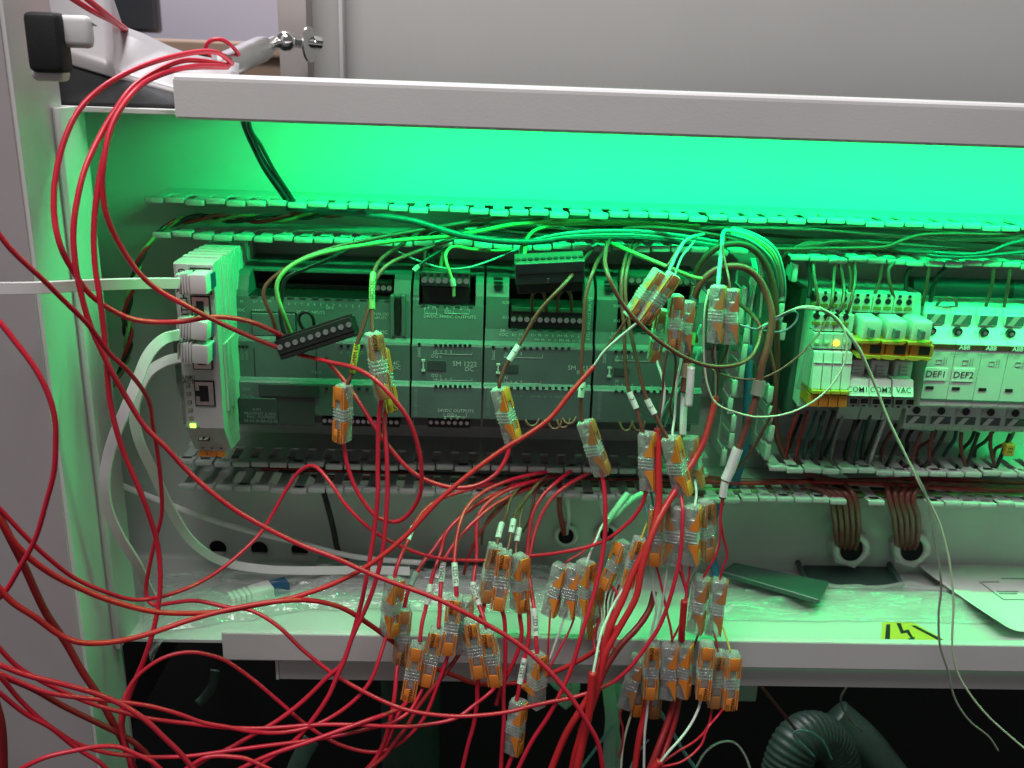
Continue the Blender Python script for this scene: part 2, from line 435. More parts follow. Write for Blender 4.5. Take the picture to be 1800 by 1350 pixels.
# top flange
x0 = U(307, 165, -0.117).x
zt = U(900, 150, -0.117).z; zb = U(900, 230, -0.117).z
TF = [(-0.085, zt), (-0.1135, zt), (-0.1155, zt - 0.0006), (-0.1167, zt - 0.0018), (-0.117, zt - 0.0035), (-0.117, zb + 0.0015), (-0.1164, zb + 0.0004), (-0.1155, zb), (-0.112, zb), (-0.112, zt - 0.004), (-0.085, zt - 0.004)]
MB().prism(TF, 0, x0, XR).build('top_flange', 'white_paint', cab)
MB().prism([(-0.1165, zb + 0.001), (-0.1165, zt - 0.003), (-0.114, zt - 0.0008), (-0.09, zt - 0.0008), (-0.09, zt - 0.004), (-0.112, zt - 0.005), (-0.112, zb + 0.001)], 0, x0 - 0.0006, x0).build('flange_end', 'white_plastic', cab, 'auto')
FL_TOP = zt; FL_BOT = zb
# roof sheet of the cabinet, its front edge shows left of the flange
ze = U(200, 193, -0.10).z
MB().box((-0.335, -0.10, ze - 0.0018), (x0 + 0.012, 0.0, ze + 0.0012), 0.0005).build('roof_edge', 'white_paint', cab)
MB().box((x0 + 0.012, -0.1118, FL_TOP - 0.006), (XR, 0.02, FL_TOP - 0.0042), 0.0003).build('roof_panel', 'white_paint', cab)
MB().box((x0 + 0.0112, -0.10, ze - 0.0017), (x0 + 0.0119, 0.0, FL_TOP - 0.006)).build('roof_step', 'white_paint', cab)
# left front post: ridge towards the viewer, inner face looking into the opening
A = U(78, 620, -0.158); B = U(141, 620, -0.118); L = U(-260, 620, -0.10)
post = [(L.x, L.y + 0.0008), (A.x - 0.001, A.y + 0.0011), (A.x + 0.001, A.y + 0.0012), (B.x, B.y), (B.x, B.y + 0.012), (L.x, L.y + 0.02)]
MB().prism(post, 2, -0.80, 0.55).build('front_post', 'white_paint', cab, 'auto')
MB().prism([(L.x, L.y), (A.x - 0.0012, A.y + 0.0001), (A.x - 0.0010, A.y + 0.0010), (L.x, L.y + 0.0007)], 2, -0.80, 0.55).build('post_shade_skin', 'post_shade_paint', cab)  # thin skin whose darker colour stands for shade on this face
ez = U(205, 1135, -0.118).z
MB().box((B.x + 0.0002, B.y - 0.0008, ez), (B.x + 0.0016, B.y + 0.03, ze + 0.001), 0.0004).build('groove_strip', 'boot_grey', cab)
MB().box((B.x + 0.0016, B.y - 0.0022, ez - 0.0015), (B.x + 0.0048, B.y + 0.03, ze + 0.001), 0.0008).build('post_edge', 'white_paint', cab, 'auto')
MB().box((-0.339, -0.115, -0.17), (-0.335, 0.0, 0.155)).build('side_wall', 'plate_paint', cab)
MB().box((-0.336, 0.0, -0.40), (-0.333, 0.3, FLZ - 0.002)).build('lower_side', 'under_shade_dark', cab)  # added side, near black to keep the space beneath dark
# LED strip under the roof, behind the flange
st = thing('led_strip', 'glowing green light strip fixed behind the top flange', 'light strip', (-0.14, -0.1005, 0.171))
MB().box((-0.145, -0.1085, 0.1706), (0.56, -0.1005, 0.1720)).build('strip_tape', 'white_plastic', st)
dm = MB().box((-0.0022, -0.0022, -0.0012), (0.0022, 0.0022, 0.0), 0.0003).mesh('diode'); dm.materials.append(MATS['diode'])
for i in range(42):
    place(dm, 'diode', st, Matrix.Translation((-0.138 + i * 0.0165, -0.1045, 0.1705)))

# ================================================================== lid above, gas strut
x0 = U(607, 120, 0.135).x
zl = FL_TOP - 0.05
lid = thing('cabinet_lid', 'raised grey steel lid standing open above the top flange', 'lid', (x0, 0.135, zl))
MB().box((x0, 0.135, zl), (XR + 0.3, 0.137, 0.60)).build('lid_panel', 'lid_paint', lid)
xe = U(597, 120, 0.12).x
MB().box((xe, 0.118, zl), (xe + 0.0035, 0.135, 0.60), 0.0012, seg=3).build('lid_gasket', 'white_plastic', lid, 'auto')
xa = U(541, 100, 0.11).x; xb = U(491, 100, 0.11).x
MB().box((xa, 0.1355, zl), (xe + 0.001, 0.1375, 0.60)).build('lid_inner_rim', 'lid_paint', lid)
MB().box((xb, 0.110, zl), (xa, 0.137, 0.60), 0.0012).build('lid_side_flange', 'warm_lit_paint', lid, 'auto')
p0 = U(392, 118, -0.02); p1 = U(464, 84, 0.055); p2 = U(497, 72, 0.075)
sg = thing('gas_strut', 'steel gas strut with ball joint holding the lid open', 'gas strut', p0)
d = (p1 - p0); u = d.normalized()
MB().cyl(p0, u, 0.0085, d.length * 0.90, 28).cyl(p0 + u * d.length * 0.905, u, 0.0085, d.length * 0.09, 28, 0.0078).build('cylinder', 'steel', sg, 'auto')
MB().cyl(p1, u, 0.0048, (p2 - p1).length, 20).build('piston_rod', 'steel', sg, 'auto')
p3 = U(503, 72, 0.078); b = MB(); bmesh.ops.create_icosphere(b.bm, subdivisions=3, radius=0.0072, matrix=Matrix.Translation(p3)); b.build('ball_socket', 'chrome', sg, True)
p4 = U(548, 77, 0.090); e = (p4 - p3).normalized()
MB().cyl(p3 + e * 0.005, e, 0.0040, 0.010, 6).cyl(p3 + e * 0.011, e, 0.0032, (p4 - p3).length - 0.004, 16).build('ball_stud', 'chrome', sg, 'auto')
br = [(0.0005 * 0 + 0.0055 * math.cos(t_), 0.0125 * math.sin(t_)) for t_ in [i * math.pi / 14 for i in range(28)]]
Mb = Matrix.Translation(U(544, 78, 0.088)) @ Matrix.Rotation(math.radians(-22), 4, 'Z')
MB().prism([(p[0] * 1.6, p[1]) for p in br], 0, -0.0009, 0.0009, Mb).build('mounting_bracket', 'steel', sg, 'auto')
MB().cyl(U(550, 75, 0.092), e, 0.0048, 0.006, 6).build('nut', 'chrome', sg, 'auto')
MB().cyl(U(384, 121, -0.03), (0, -0.3, 1), 0.0035, 0.010, 6).build('lower_stud', 'chrome', sg, 'auto')

# white foil sheet and the dark gap under it
def sheet(name, m, pts, label, cat, th=0.0015, sag=0.004, group=None, extra=None):
    """a thin bent sheet with real thickness; pts are (px, py, depth mm) round its outline"""
    P = [U(x, y, z / 1000) for x, y, z in pts]
    bm = bmesh.new(); vs = [bm.verts.new(p) for p in P]; bm.faces.new(vs)
    bmesh.ops.triangulate(bm, faces=bm.faces[:])
    bmesh.ops.subdivide_edges(bm, edges=bm.edges[:], cuts=5, use_grid_fill=True)
    for v in bm.verts:
        v.co += Vector((0, sag, sag * 0.5)) * noise.noise(v.co * 14)
    bmesh.ops.recalc_face_normals(bm, faces=bm.faces)
    me = bpy.data.meshes.new(name); bm.to_mesh(me); bm.free()
    me.polygons.foreach_set('use_smooth', [True] * len(me.polygons)); me.materials.append(MATS[m])
    o = bpy.data.objects.new(name, me); COL.objects.link(o)
    s = o.modifiers.new('solid', 'SOLIDIFY'); s.thickness = th
    return tag(o, label, cat, group)
sheet('foil_sheet', 'foil_white', [(60, -30, -60), (190, -30, -40), (192, 36, -40), (215, 47, -40), (250, 60, -38), (300, 84, -36), (330, 95, -35), (420, 112, -30), (420, 170, -70), (310, 165, -80), (200, 133, -82), (108, 106, -85), (60, 90, -85)],
      'crumpled white foil sheet tucked behind the left post', 'sheet')
x0 = U(80, 150, -0.03).x; x1 = U(340, 150, -0.03).x
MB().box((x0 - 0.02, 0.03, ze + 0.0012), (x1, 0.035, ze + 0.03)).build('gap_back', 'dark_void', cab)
MB().box((x0, -0.095, ze + 0.0014), (x1 - 0.012, 0.03, ze + 0.0020)).build('gap_floor', 'dark_void', cab)  # black faces carry the darkness of the top cavity
sheet('cavity_shade_sheet', 'black_rubber', [(84, 100, -60), (110, 106, -83), (200, 132, -80), (312, 163, -78), (330, 168, -70), (330, 193, -92), (95, 186, -94), (84, 180, -90)],
      'dark sheet standing in for the shaded cavity below the white foil', 'sheet', sag=0.002)  # added sheet, the cavity's darkness put into its colour

# catch with black pad on the left post
t = thing('door_catch', 'white steel door catch wrapped with a black pad on the post', 'door catch', U(78, 130, -0.15))
c = rect(42, 20, 104, 128, -0.165)
MB().box((c[0], -0.165, c[2]), (c[1], -0.150, c[3]), 0.0032, seg=3).build('black_pad', 'black_rubber', t, 'auto')
c = rect(98, 26, 157, 84, -0.158)
MB().box((c[0], -0.158, c[2]), (c[1], -0.1505, c[3]), 0.0030, seg=4).build('upper_tab', 'white_paint', t, 'auto')
c = rect(52, 118, 110, 143, -0.160)
MB().box((c[0], -0.160, c[2]), (c[1], -0.1495, c[3]), 0.0028, seg=4).build('lower_tab', 'white_paint', t, 'auto')
c = rect(155, 34, 172, 46, -0.153)
MB().prism([(c[0], c[3]), (c[1], c[2]), (c[0], c[2])], 1, -0.153, -0.151).build('latch_tip', 'steel', t)

# ================================================================== cable ducts
PITCH_F = 0.0125
def finger_mesh(s):
    """one duct finger: narrow stem, wide head, turned lip; wall plane z=0, s=+1 lip hangs down"""
    b = MB()
    b.box((-0.0034, -0.0515, -0.0006), (0.0034, -0.028, 0.0006))
    b.box((-0.00585, -0.0545, -0.0006), (0.00585, -0.0475, 0.0006), 0.0003, seg=1)
    b.box((-0.00585, -0.0560, -0.0026), (0.00585, -0.0535, 0.0012), 0.0010, seg=2)
    me = b.mesh('finger', 'auto'); me.materials.append(MATS['duct_grey']); return me
FM = finger_mesh(1)
def duct(name, label, walls, base):
    """walls: list of (x0, x1, z, flip); base: (x0, x1, z0, z1)"""
    t = thing(name, label, 'cable duct', (base[0], 0, base[2]))
    b = MB().box((base[0], -0.0022, base[2]), (base[1], -0.0002, base[3]))
    b.build('base', 'duct_grey', t)
    for (x0, x1, z, fl) in walls:
        MB().box((x0, -0.0285, z - 0.0006), (x1, -0.0002, z + 0.0006)).build('wall', 'duct_grey', t)
        n = int((x1 - x0) / PITCH_F)
        for i in range(n):
            x = x0 + PITCH_F * (i + 0.5)
            tilt = random.uniform(-1.2, 1.2)
            M = Matrix.Translation((x, 0, z)) @ Matrix.Rotation(math.radians(tilt), 4, 'X')
            if fl: M = M @ Matrix.Diagonal((1, 1, -1, 1))
            place(FM, 'finger', t, M)
    return t
Zu = U(1000, 374, -0.055).z; Zl = U(700, 424, -0.055).z; Zr = U(1580, 458, -0.055).z
xu0 = U(252, 346, -0.055).x
xv0, xv1 = U(1338, 440, -0.055).x, U(1389, 452, -0.055).x
duct('cable_duct', 'grey slotted cable duct running along the bright top of the plate',
     [(xu0, 0.47, Zu, False), (xu0 + 0.003, xv0, Zl, False), (xv1, 0.47, Zr, False)], (xu0 + 0.014, 0.47, Zr, Zu))
Zu2 = U(800, 822, -0.055).z; Zl2 = U(800, 866, -0.055).z
xw0 = U(308, 805, -0.055).x; xw1 = U(1262, 815, -0.055).x; xw2 = U(1352, 812, -0.055).x
Zu3 = U(1600, 829, -0.055).z; Zl3 = U(1600, 883, -0.055).z
g0, g1, g2 = U(1490, 884, -0.055).x, U(1525, 884, -0.055).x, U(1585, 884, -0.055).x
duct('cable_duct', 'dim grey slotted cable duct running below the black modules',
     [(xw0, xw1, Zu2, False), (xw0, U(1210, 870, -0.055).x, Zl2, False), (xw2, 0.47, Zu3, False),
      (U(1240, 872, -0.055).x, g0, Zl3, False), (g1, g2, Zl3 + 0.0005, False), (g2 + 0.018, 0.47, Zl3, False)], (xw0, 0.47, Zl3 + 0.001, Zu2))
# upright duct between the modules and the relays
t = thing('upright_cable_duct', 'upright slotted cable duct between the black modules and the relays', 'cable duct', (U(1300, 810, 0).x, 0, Zu3))
for (pxa, pya, pyb, fl) in ((1297, 470, 820, 1), (1352, 676, 812, -1), (1384, 462, 600, -1)):
    x = U(pxa, (pya + pyb) / 2, -0.055).x; z1 = U(pxa, pya, -0.055).z; z0 = U(pxa, pyb, -0.055).z
    MB().box((x - 0.0006, -0.0285, z0), (x + 0.0006, -0.0002, z1)).build('wall', 'duct_grey', t)
    n = max(1, int((z1 - z0) / PITCH_F))
    for i in range(n):
        M = Matrix.Translation((x, 0, z0 + (i + 0.5) * (z1 - z0) / n)) @ Matrix.Rotation(math.radians(90 * fl), 4, 'Y') @ Matrix.Rotation(math.radians(random.uniform(-5, 2)), 4, 'X')
        place(FM, 'finger', t, M)

st2 = thing('led_strip', 'green light strip fixed under the cabinet floor, out of sight behind the rail', 'light strip', (-0.09, -0.07, -0.175))
MB().box((-0.09, -0.074, -0.1755), (0.53, -0.066, -0.1748)).build('strip_tape', 'white_plastic', st2)
for i in range(36): place(dm, 'diode', st2, Matrix.Translation((-0.085 + i * 0.0168, -0.07, -0.1755)))

# ================================================================== shared small meshes
def screw_mesh():
    b = MB()
    for s in (1, -1):
        pts = [(0.0016 * math.cos(t_), s * (0.00022 + 0.00138 * math.sin(t_))) for t_ in [i * math.pi / 10 for i in range(11)]]
        b.prism(pts if s > 0 else pts[::-1], 1, -0.0004, 0.0004)
    b.cyl((0, 0.0001, 0), (0, 1, 0), 0.00165, 0.0003, 20)
    me = b.mesh('screw', 'auto'); me.materials.append(MATS['screw_metal']); return me
SCREW = screw_mesh()
def screw(parent, p, ang=None, M=None, sc=1.0):
    ang = random.uniform(-50, 50) if ang is None else ang
    L = Matrix.Translation(p) @ Matrix.Rotation(math.radians(ang), 4, 'Y') @ Matrix.Scale(sc, 4)
    return place(SCREW, 'screw', parent, L if M is None else M @ L)
PIN = MB().box((-0.0005, -0.0012, -0.0005), (0.0005, 0.0012, 0.0005), 0.0002).mesh('pin'); PIN.materials.append(MATS['screw_metal'])
LEDW = MB().box((-0.0009, -0.0002, -0.0007), (0.0009, 0.0003, 0.0007)).mesh('status_window'); LEDW.materials.append(MATS['black_plastic'])

# ================================================================== DIN rail behind the modules
zr = U(800, 640, 0).z
r = MB().box((-0.235, -0.0075, zr - 0.0175), (0.20, -0.0062, zr + 0.0175)).box((-0.235, -0.0062, zr - 0.0125), (0.20, -0.0008, zr + 0.0125))
tag(r.build('mounting_rail', 'steel'), 'steel mounting rail behind the black modules', 'rail')

# ================================================================== black control modules
def rowz(py, Y, px=785): return U(px, py, Y).z
ZB, ZT = rowz(756, -0.066), rowz(474, -0.045)
def plc(name, label, px0, px1, op, term_row=737):
    """op: (px0, px1, bottom row at the reference column) of the upper terminal opening"""
    X0, X1 = U(px0, 620, -0.076).x + 0.0003, U(px1, 620, -0.076).x - 0.0003
    t = thing(name, label, 'control module', ((X0 + X1) / 2, -0.04, ZB))
    zop = rowz(op[2], -0.068); zl1, zl1b = rowz(598, -0.0705), rowz(609, -0.0745)
    zl2, zl2b = rowz(672, -0.0745), rowz(681, -0.0785); zt = rowz(term_row, -0.0785)
    main = [(-0.0085, ZB), (-0.058, ZB), (-0.058, zt), (-0.0775, zt), (-0.0785, zt + 0.001), (-0.0785, zl2b), (-0.0775, zl2b + 0.0012), (-0.0752, zl2), (-0.0745, zl2 + 0.0005),
            (-0.0745, zl1b), (-0.0738, zl1b + 0.0014), (-0.0712, zl1), (-0.0705, zl1 + 0.0004), (-0.068, zop), (-0.032, zop), (-0.032, ZT - 0.0035), (-0.030, ZT), (-0.0085, ZT)]
    MB().prism(main, 0, X0, X1).build('housing', 'module_grey', t)
    a, b = U(op[0], 520, -0.068).x, U(op[1], 520, -0.068).x
    up = [(-0.032, zop), (-0.068, zop), (-0.0665, ZT - 0.012), (-0.062, ZT - 0.004), (-0.056, ZT - 0.0012), (-0.032, ZT - 0.0006)]
    MB().prism(up, 0, X0 + 0.0002, a).build('cheek', 'module_grey', t)
    MB().prism(up, 0, b, X1 - 0.0002).build('cheek', 'module_grey', t)
    MB().box((a, -0.0335, zop), (b, -0.0315, ZT - 0.004)).build('recess', 'black_plastic', t)
    MB().box((a - 0.0002, -0.052, ZT - 0.0032), (b + 0.0002, -0.0315, ZT - 0.0012), 0.0004).build('top_bar', 'module_grey', t)
    MB().box((a + 0.0002, -0.067, zop + 0.0001), (b - 0.0002, -0.0316, zop + 0.0006)).build('recess_floor', 'black_plastic', t)
    n = max(2, int((b - a) / 0.007))
    for i in range(n):
        xx = a + (b - a) * (i + 0.5) / n
        MB().box((xx - 0.0021, -0.0685, zop - 0.0003), (xx + 0.0021, -0.0655, zop + 0.0004)).build('rim_notch', 'module_dark', t)
    # lower terminal strip
    return t, X0, X1, a, b, zop, zl1, zl2, zt
def lower_strip(t, px0, px1, py0, py1, n, Y=-0.071):
    x0, x1, z0, z1 = rect(px0, py0, px1, py1, Y)
    o = MB().box((x0, Y, z0), (x1, -0.0585, z1), 0.0004).build('terminal_strip', 'black_plastic', t)
    for i in range(n): screw(t, (x0 + (x1 - x0) * (i + 0.5) / n, Y - 0.0004, z0 + (z1 - z0) * 0.62), sc=0.8)
def windows(t, px0, px1, py, Y, n):
    for i in range(n):
        p = U(px0 + (px1 - px0) * i / max(1, n - 1), py, Y)
        place(LEDW, 'status_window', t, Matrix.Translation((p.x, Y, p.z)))
PT = 'print_white'

# processor module
t, X0, X1, a, b, zop, zl1, zl2, zt = plc('processor_module', 'wide dark grey processor module beside the white switch', 407, 721, (436, 692, 531))
for i in range(26):
    if i in (4, 5): continue
    p = U(441 + i * 11.0, 507 + i * 0.42, -0.0475); place(PIN, 'pin', t, Matrix.Translation((p.x, -0.0475, p.z)))
MB().box((a + 0.001, -0.046, zop + 0.0008), (b - 0.001, -0.034, zop + 0.004), 0.0005).build('pin_header', 'black_plastic', t)
x0, x1, z0, z1 = rect(658, 496, 690, 516, -0.058)
MB().box((x0, -0.058, z0), (x1, -0.046, z1), 0.0004).build('terminal_block', 'black_plastic', t)
for i in range(3): screw(t, (x0 + (x1 - x0) * (i + 0.5) / 3, -0.0586, (z0 + z1) / 2))
x0, x1, z0, z1 = rect(443, 551, 519, 590, -0.0715)
MB().box((x0, -0.0718, z0), (x1, -0.069, z1), 0.0004).build('memory_card_door', 'module_grey', t)
MB().box((x0 - 0.0006, -0.0705, z0 - 0.0006), (x1 + 0.0006, -0.069, z1 + 0.0006)).build('door_gap', 'black_plastic', t)
pbox('card_slot', 'black_plastic', t, 694, 523, 704, 588, -0.0712, -0.066)
pbox('slot_lever', 'module_grey', t, 686, 520, 692, 592, -0.0722, -0.066)
pbox('slot_lever', 'module_grey', t, 706, 520, 712, 592, -0.0722, -0.066)
# seams of the big front cover and the network socket door
for px in (447, 556): pbox('cover_seam', 'black_plastic', t, px, 612, px + 1.2, 670, -0.0747, -0.074, 0)
pbox('socket_door', 'module_dark', t, 455, 676, 562, 698, -0.0795, -0.077, 0.0005)
pbox('socket_recess', 'black_plastic', t, 489, 700, 553, 748, -0.0787, -0.076, 0.0003)
pbox('socket_mask', 'module_dark', t, 489, 701, 553, 747, -0.0789, -0.0786, 0.0)
pbox('nameplate', 'module_dark', t, 420, 700, 487, 747, -0.0800, -0.077, 0.0005)
lower_strip(t, 566, 702, 735, 750, 14)
windows(t, 600, 660, 608, -0.0748, 6); windows(t, 420, 434, 609, -0.0748, 3); windows(t, 560, 660, 683, -0.0788, 8)
for s, px, py in (('24VDC', 419, 545), ('24VDC', 455, 546), ('24VDC INPUTS', 546, 549), ('DI b', 580, 541), ('ANALOG', 668, 552), ('INPUTS', 667, 559)): ptext(t, s, 0.0027, PT, px, py, -0.0690)
for i in range(12): ptext(t, str(i % 8), 0.0026, PT, 508 + i * 11.2, 534 + i * 0.4, -0.0684)
for s, px in (('L+', 412), ('M', 425), ('L+', 449), ('M', 461), ('M', 474)): ptext(t, s, 0.0024, PT, px, 530, -0.0684)
ptext(t, 'X10', 0.0024, PT, 405, 535, -0.0684, 90)
for s, px, py in (('CPU 1214C', 678, 638), ('DC/DC/DC', 680, 646)): ptext(t, s, 0.0036, PT, px, py, -0.0745)
for s, px in (('RUN/STOP', 417), ('ERROR', 426), ('MAINT', 434)): ptext(t, s, 0.0026, 'print_grey', px, 622, -0.0745, 90)
ptext(t, 'X50', 0.0026, PT, 690, 586, -0.0712, 90); ptext(t, 'MC', 0.0032, PT, 675, 584, -0.0705)
for s, px, py in (('X1P1', 452, 720), ('PROFINET (LAN)', 457, 727), ('MAC ADDRESS', 459, 733), ('28-63-36-8A-C5-25', 459, 740)): ptext(t, s, 0.0027, 'print_grey', px, py, -0.0800)
for s, px, py in (('LINK', 434, 684), ('Rx/Tx', 437, 696)): ptext(t, s, 0.0026, 'print_grey', px, py, -0.0787)
for i in range(6): ptext(t, str(i), 0.0026, 'print_grey', 600 + i * 12, 620, -0.0745)
ptext(t, 'DQ a', 0.0026, 'print_grey', 556, 654, -0.0745); ptext(t, 'X12', 0.0026, 'print_grey', 558, 720, -0.0787, 90)

# output module
t, X0, X1, a, b, zop, zl1, zl2, zt = plc('output_module', 'narrow dark module with bright screw terminal and printed 24VDC OUTPUTS', 723, 849, (736, 836, 538))
x0, x1, z0, z1 = rect(740, 478, 826, 504, -0.070)
MB().box((x0, -0.070, z0), (x1, -0.048, z1), 0.0006).build('terminal_head', 'dark_green_plastic_lit_black', t)  # black terminal; the green light on it is in the colour
for i in range(7):
    xx = x0 + (x1 - x0) * (i + 0.5) / 7
    screw(t, (xx, -0.0706, z0 + (z1 - z0) * 0.42), sc=1.05)
    MB().box((xx - 0.0011, -0.0703, z1 - 0.0026), (xx + 0.0011, -0.069, z1 - 0.0011)).build('wire_entry', 'black_plastic', t)
x0, x1, z0, z1 = rect(742, 503, 826, 536, -0.064)
MB().box((x0, -0.064, z0), (x1, -0.047, z1), 0.0008).build('terminal_body', 'black_plastic', t)
lower_strip(t, 752, 826, 737, 752, 7)
windows(t, 737, 737, 605, -0.0748, 1); windows(t, 766, 826, 607, -0.0748, 8); windows(t, 766, 826, 679, -0.0788, 8)
x0, x1, z0, z1 = rect(751, 634, 784, 652, -0.0747)
MB().box((x0, -0.0748, z0), (x1, -0.0738, z1), 0.0002).build('label_window', 'module_dark', t)
for px in (744, 748): pass
MB().box((x0 - 0.0030, -0.0756, z0 - 0.0004), (x0 - 0.0020, -0.074, z1 + 0.0004), 0.0003).box((x0 - 0.0036, -0.0757, z1 - 0.0008), (x0 - 0.0014, -0.074, z1 + 0.0006), 0.0002).box((x0 - 0.0036, -0.0757, z0 - 0.0006), (x0 - 0.0014, -0.074, z0 + 0.0008), 0.0002).build('latch', 'terminal_grey', t)
for s, h, px, py, Y in (('SM 1222', 0.0044, 817, 640, -0.0745), ('DC', 0.0040, 825, 649, -0.0745), ('24VDC', 0.0030, 757, 556, -0.0690), ('24VDC OUTPUTS', 0.0030, 804, 557, -0.0690), ('L+', 0.0028, 751, 541, -0.0683), ('M', 0.0028, 763, 541, -0.0683),
                        ('DQ a', 0.0028, 790, 548, -0.0686), ('DQ a', 0.0028, 767, 626, -0.0745), ('DQ a', 0.0028, 767, 660, -0.0745), ('DQ a', 0.0028, 795, 729, -0.0785), ('24VDC OUTPUTS', 0.0030, 801, 722, -0.0785), ('X10', 0.0026, 731, 525, -0.0683)): ptext(t, s, h, PT, px, py, Y)
for i in range(4):
    ptext(t, str(i), 0.0028, PT, 786 + i * 12, 542, -0.0684); ptext(t, str(i), 0.0028, PT, 767 + i * 8.5, 618 + i * .3, -0.0745); ptext(t, str(4 + i), 0.0028, PT, 767 + i * 8.5, 667, -0.0745); ptext(t, str(4 + i), 0.0028, PT, 782 + i * 11, 735, -0.0785)
ptext(t, 'DIAG', 0.0026, PT, 737, 619, -0.0745, 90); ptext(t, '222-1BF32-0XB0', 0.0028, 'print_grey', 731, 707, -0.0785, 90)
def bracket(t, px0, px1, py0, py1, Y):
    """thin printed bracket"""
    x0, x1, z0, z1 = rect(px0, py0, px1, py1, Y); w = 0.00022; yy = (Y - 0.0002, Y + 0.0002)
    MB().box((x0, yy[0], z0), (x1, yy[1], z0 + w)).box((x0, yy[0], z0), (x0 + w, yy[1], z1)).box((x1 - w, yy[0], z0), (x1, yy[1], z1)).build('printed_bracket', PT, t)
bracket(t, 746, 768, 541, 552, -0.0688); bracket(t, 782, 825, 544, 552, -0.0688); bracket(t, 762, 830, 618, 623, -0.0745); bracket(t, 762, 830, 664, 669, -0.0745); bracket(t, 780, 820, 726, 733, -0.0785)

# two sensor input modules
def rtd(name, label, px0, px1, opx, code, strip, big):
    t, X0, X1, a, b, zop, zl1, zl2, zt = plc(name, label, px0, px1, opx)
    dy = (px0 - 785) * 0.030
    w = (px1 - px0)
    s = px0 - 851
    x0, x1, z0, z1 = rect(897 + s, 538 + s * .035, min(1029, px1 - 18) + s * (1 if big else 0), 578 + s * .035, -0.066)
    if big:
        MB().box((x0, -0.066, z0), (x1, -0.047, z1), 0.0006).build('terminal_block', 'black_plastic', t)
        MB().box((x0 + 0.0008, -0.0668, z1 - 0.004), (x1 - 0.0008, -0.060, z1 - 0.001), 0.0004).build('entry_rail', 'dark_green_plastic_lit_black', t)
        for i in range(11): screw(t, (x0 + (x1 - x0) * (i + 0.5) / 11, -0.0666, z0 + (z1 - z0) * 0.40), sc=1.0)
    else:
        x0, x1, z0, z1 = rect(1092, 485, 1225, 503, -0.066)
        MB().box((x0, -0.066, z0), (x1, -0.047, z1), 0.0006).build('terminal_block', 'dark_green_plastic_lit_black', t)
        for i in range(11): screw(t, (x0 + (x1 - x0) * (i + 0.5) / 11, -0.0666, z0 + (z1 - z0) * 0.5), sc=1.0)
    x0, x1, z0, z1 = rect(strip[0], strip[1], strip[2], strip[3], -0.0715)
    MB().box((x0, -0.0715, z0), (x1, -0.0585, z1), 0.0005).build('terminal_strip', 'black_plastic', t)
    for k in (0.30, 0.74):
        for i in range(9 if big else 8): screw(t, (x0 + (x1 - x0) * (i + 0.5) / (9 if big else 8), -0.0721, z0 + (z1 - z0) * k), sc=0.85)
    x0, x1, z0, z1 = rect(884 + s, 641 + s * .03, 911 + s, 656 + s * .03, -0.0747)
    MB().box((x0, -0.0748, z0), (x1, -0.0738, z1), 0.0002).build('label_window', 'module_dark', t)
    MB().box((x0 - 0.0036, -0.0757, z0 - 0.0004), (x0 - 0.0024, -0.074, z1 + 0.0004), 0.0003).box((x0 - 0.0043, -0.0758, z1 - 0.0008), (x0 - 0.0017, -0.074, z1 + 0.0006), 0.0002).box((x0 - 0.0043, -0.0758, z0 - 0.0006), (x0 - 0.0017, -0.074, z0 + 0.0008), 0.0002).build('latch', 'terminal_grey', t)
    windows(t, 867 + s, 867 + s, 610 + s * .03, -0.0748, 1); windows(t, 888 + s, 1000 + s, 612 + s * .03, -0.0748, 11); windows(t, 888 + s, 1000 + s, 682 + s * .03, -0.0788, 11)
    # vent slots
    for k in range(3): pbox('vent_slot', 'black_plastic', t, 868 + s, 489 + s * .03 + k * 7, 884 + s, 492.5 + s * .03 + k * 7, -0.0668, -0.064, 0)
    ptext(t, 'DIAG', 0.0026, PT, 868 + s, 624 + s * .03, -0.0745, 90)
    for txt_, h, px, py, Y in (('24', .003, 883, 581, -.0705), ('VDC', .003, 885, 588, -.0705), ('X10', .0026, 889, 532, -.069), ('X11', .0026, 889, 558, -.0698), ('AI', .0028, 889, 628, -.0745), ('AI', .0028, 889, 664, -.0745)):
        ptext(t, txt_, h, PT, px + s, py + s * .03, Y)
    for i in range(4): ptext(t, str(i), .0028, PT, 890 + s + i * 8.6, 622 + s * .03, -0.0745); ptext(t, str(4 + i), .0028, PT, 890 + s + i * 8.6, 672 + s * .03, -0.0745)
    bracket(t, 886 + s, 954 + s, 623 + s * .03, 629 + s * .03, -0.0745); bracket(t, 886 + s, 951 + s, 669 + s * .03, 674 + s * .03, -0.0745)
    ptext(t, code, .0028, 'print_grey', 859 + s, 706 + s * .03, -0.0785, 90)
    if big:
        ptext(t, 'SM 1231', .0044, PT, 1019, 647, -.0745); ptext(t, 'RTD', .0040, PT, 1024, 655, -.0745)
        ptext(t, 'RTD ANALOG INPUTS', .0028, PT, 1036, 560, -.0695, 90)
        for i, q in enumerate(('L+', 'M', '', 'M+', 'M-', 'I+', 'I-', 'M+', 'M-', 'I+', 'I-')):
            if q: ptext(t, q, .0026, PT, 904 + i * 11.4, 588 + i * .35, -.0706); ptext(t, q if i > 2 else '+', .0026, PT, 912 + i * 10.8, 596 + i * .35, -.0706); ptext(t, q if i > 2 else '+', .0024, 'print_grey', 905 + i * 10.8, 696 + i * .3, -.0785)
    return t
rtd('sensor_module', 'dark sensor input module with printed RTD beside the narrow module', 851, 1043, (895, 1030, 576), '231-5PF32-0XB0', (898, 707, 1000, 736), True)
rtd('sensor_module', 'dark sensor input module half hidden behind the connectors', 1046, 1240, (1088, 1226, 576), '231-5PF32-0XB0', (1081, 708, 1168, 740), False)
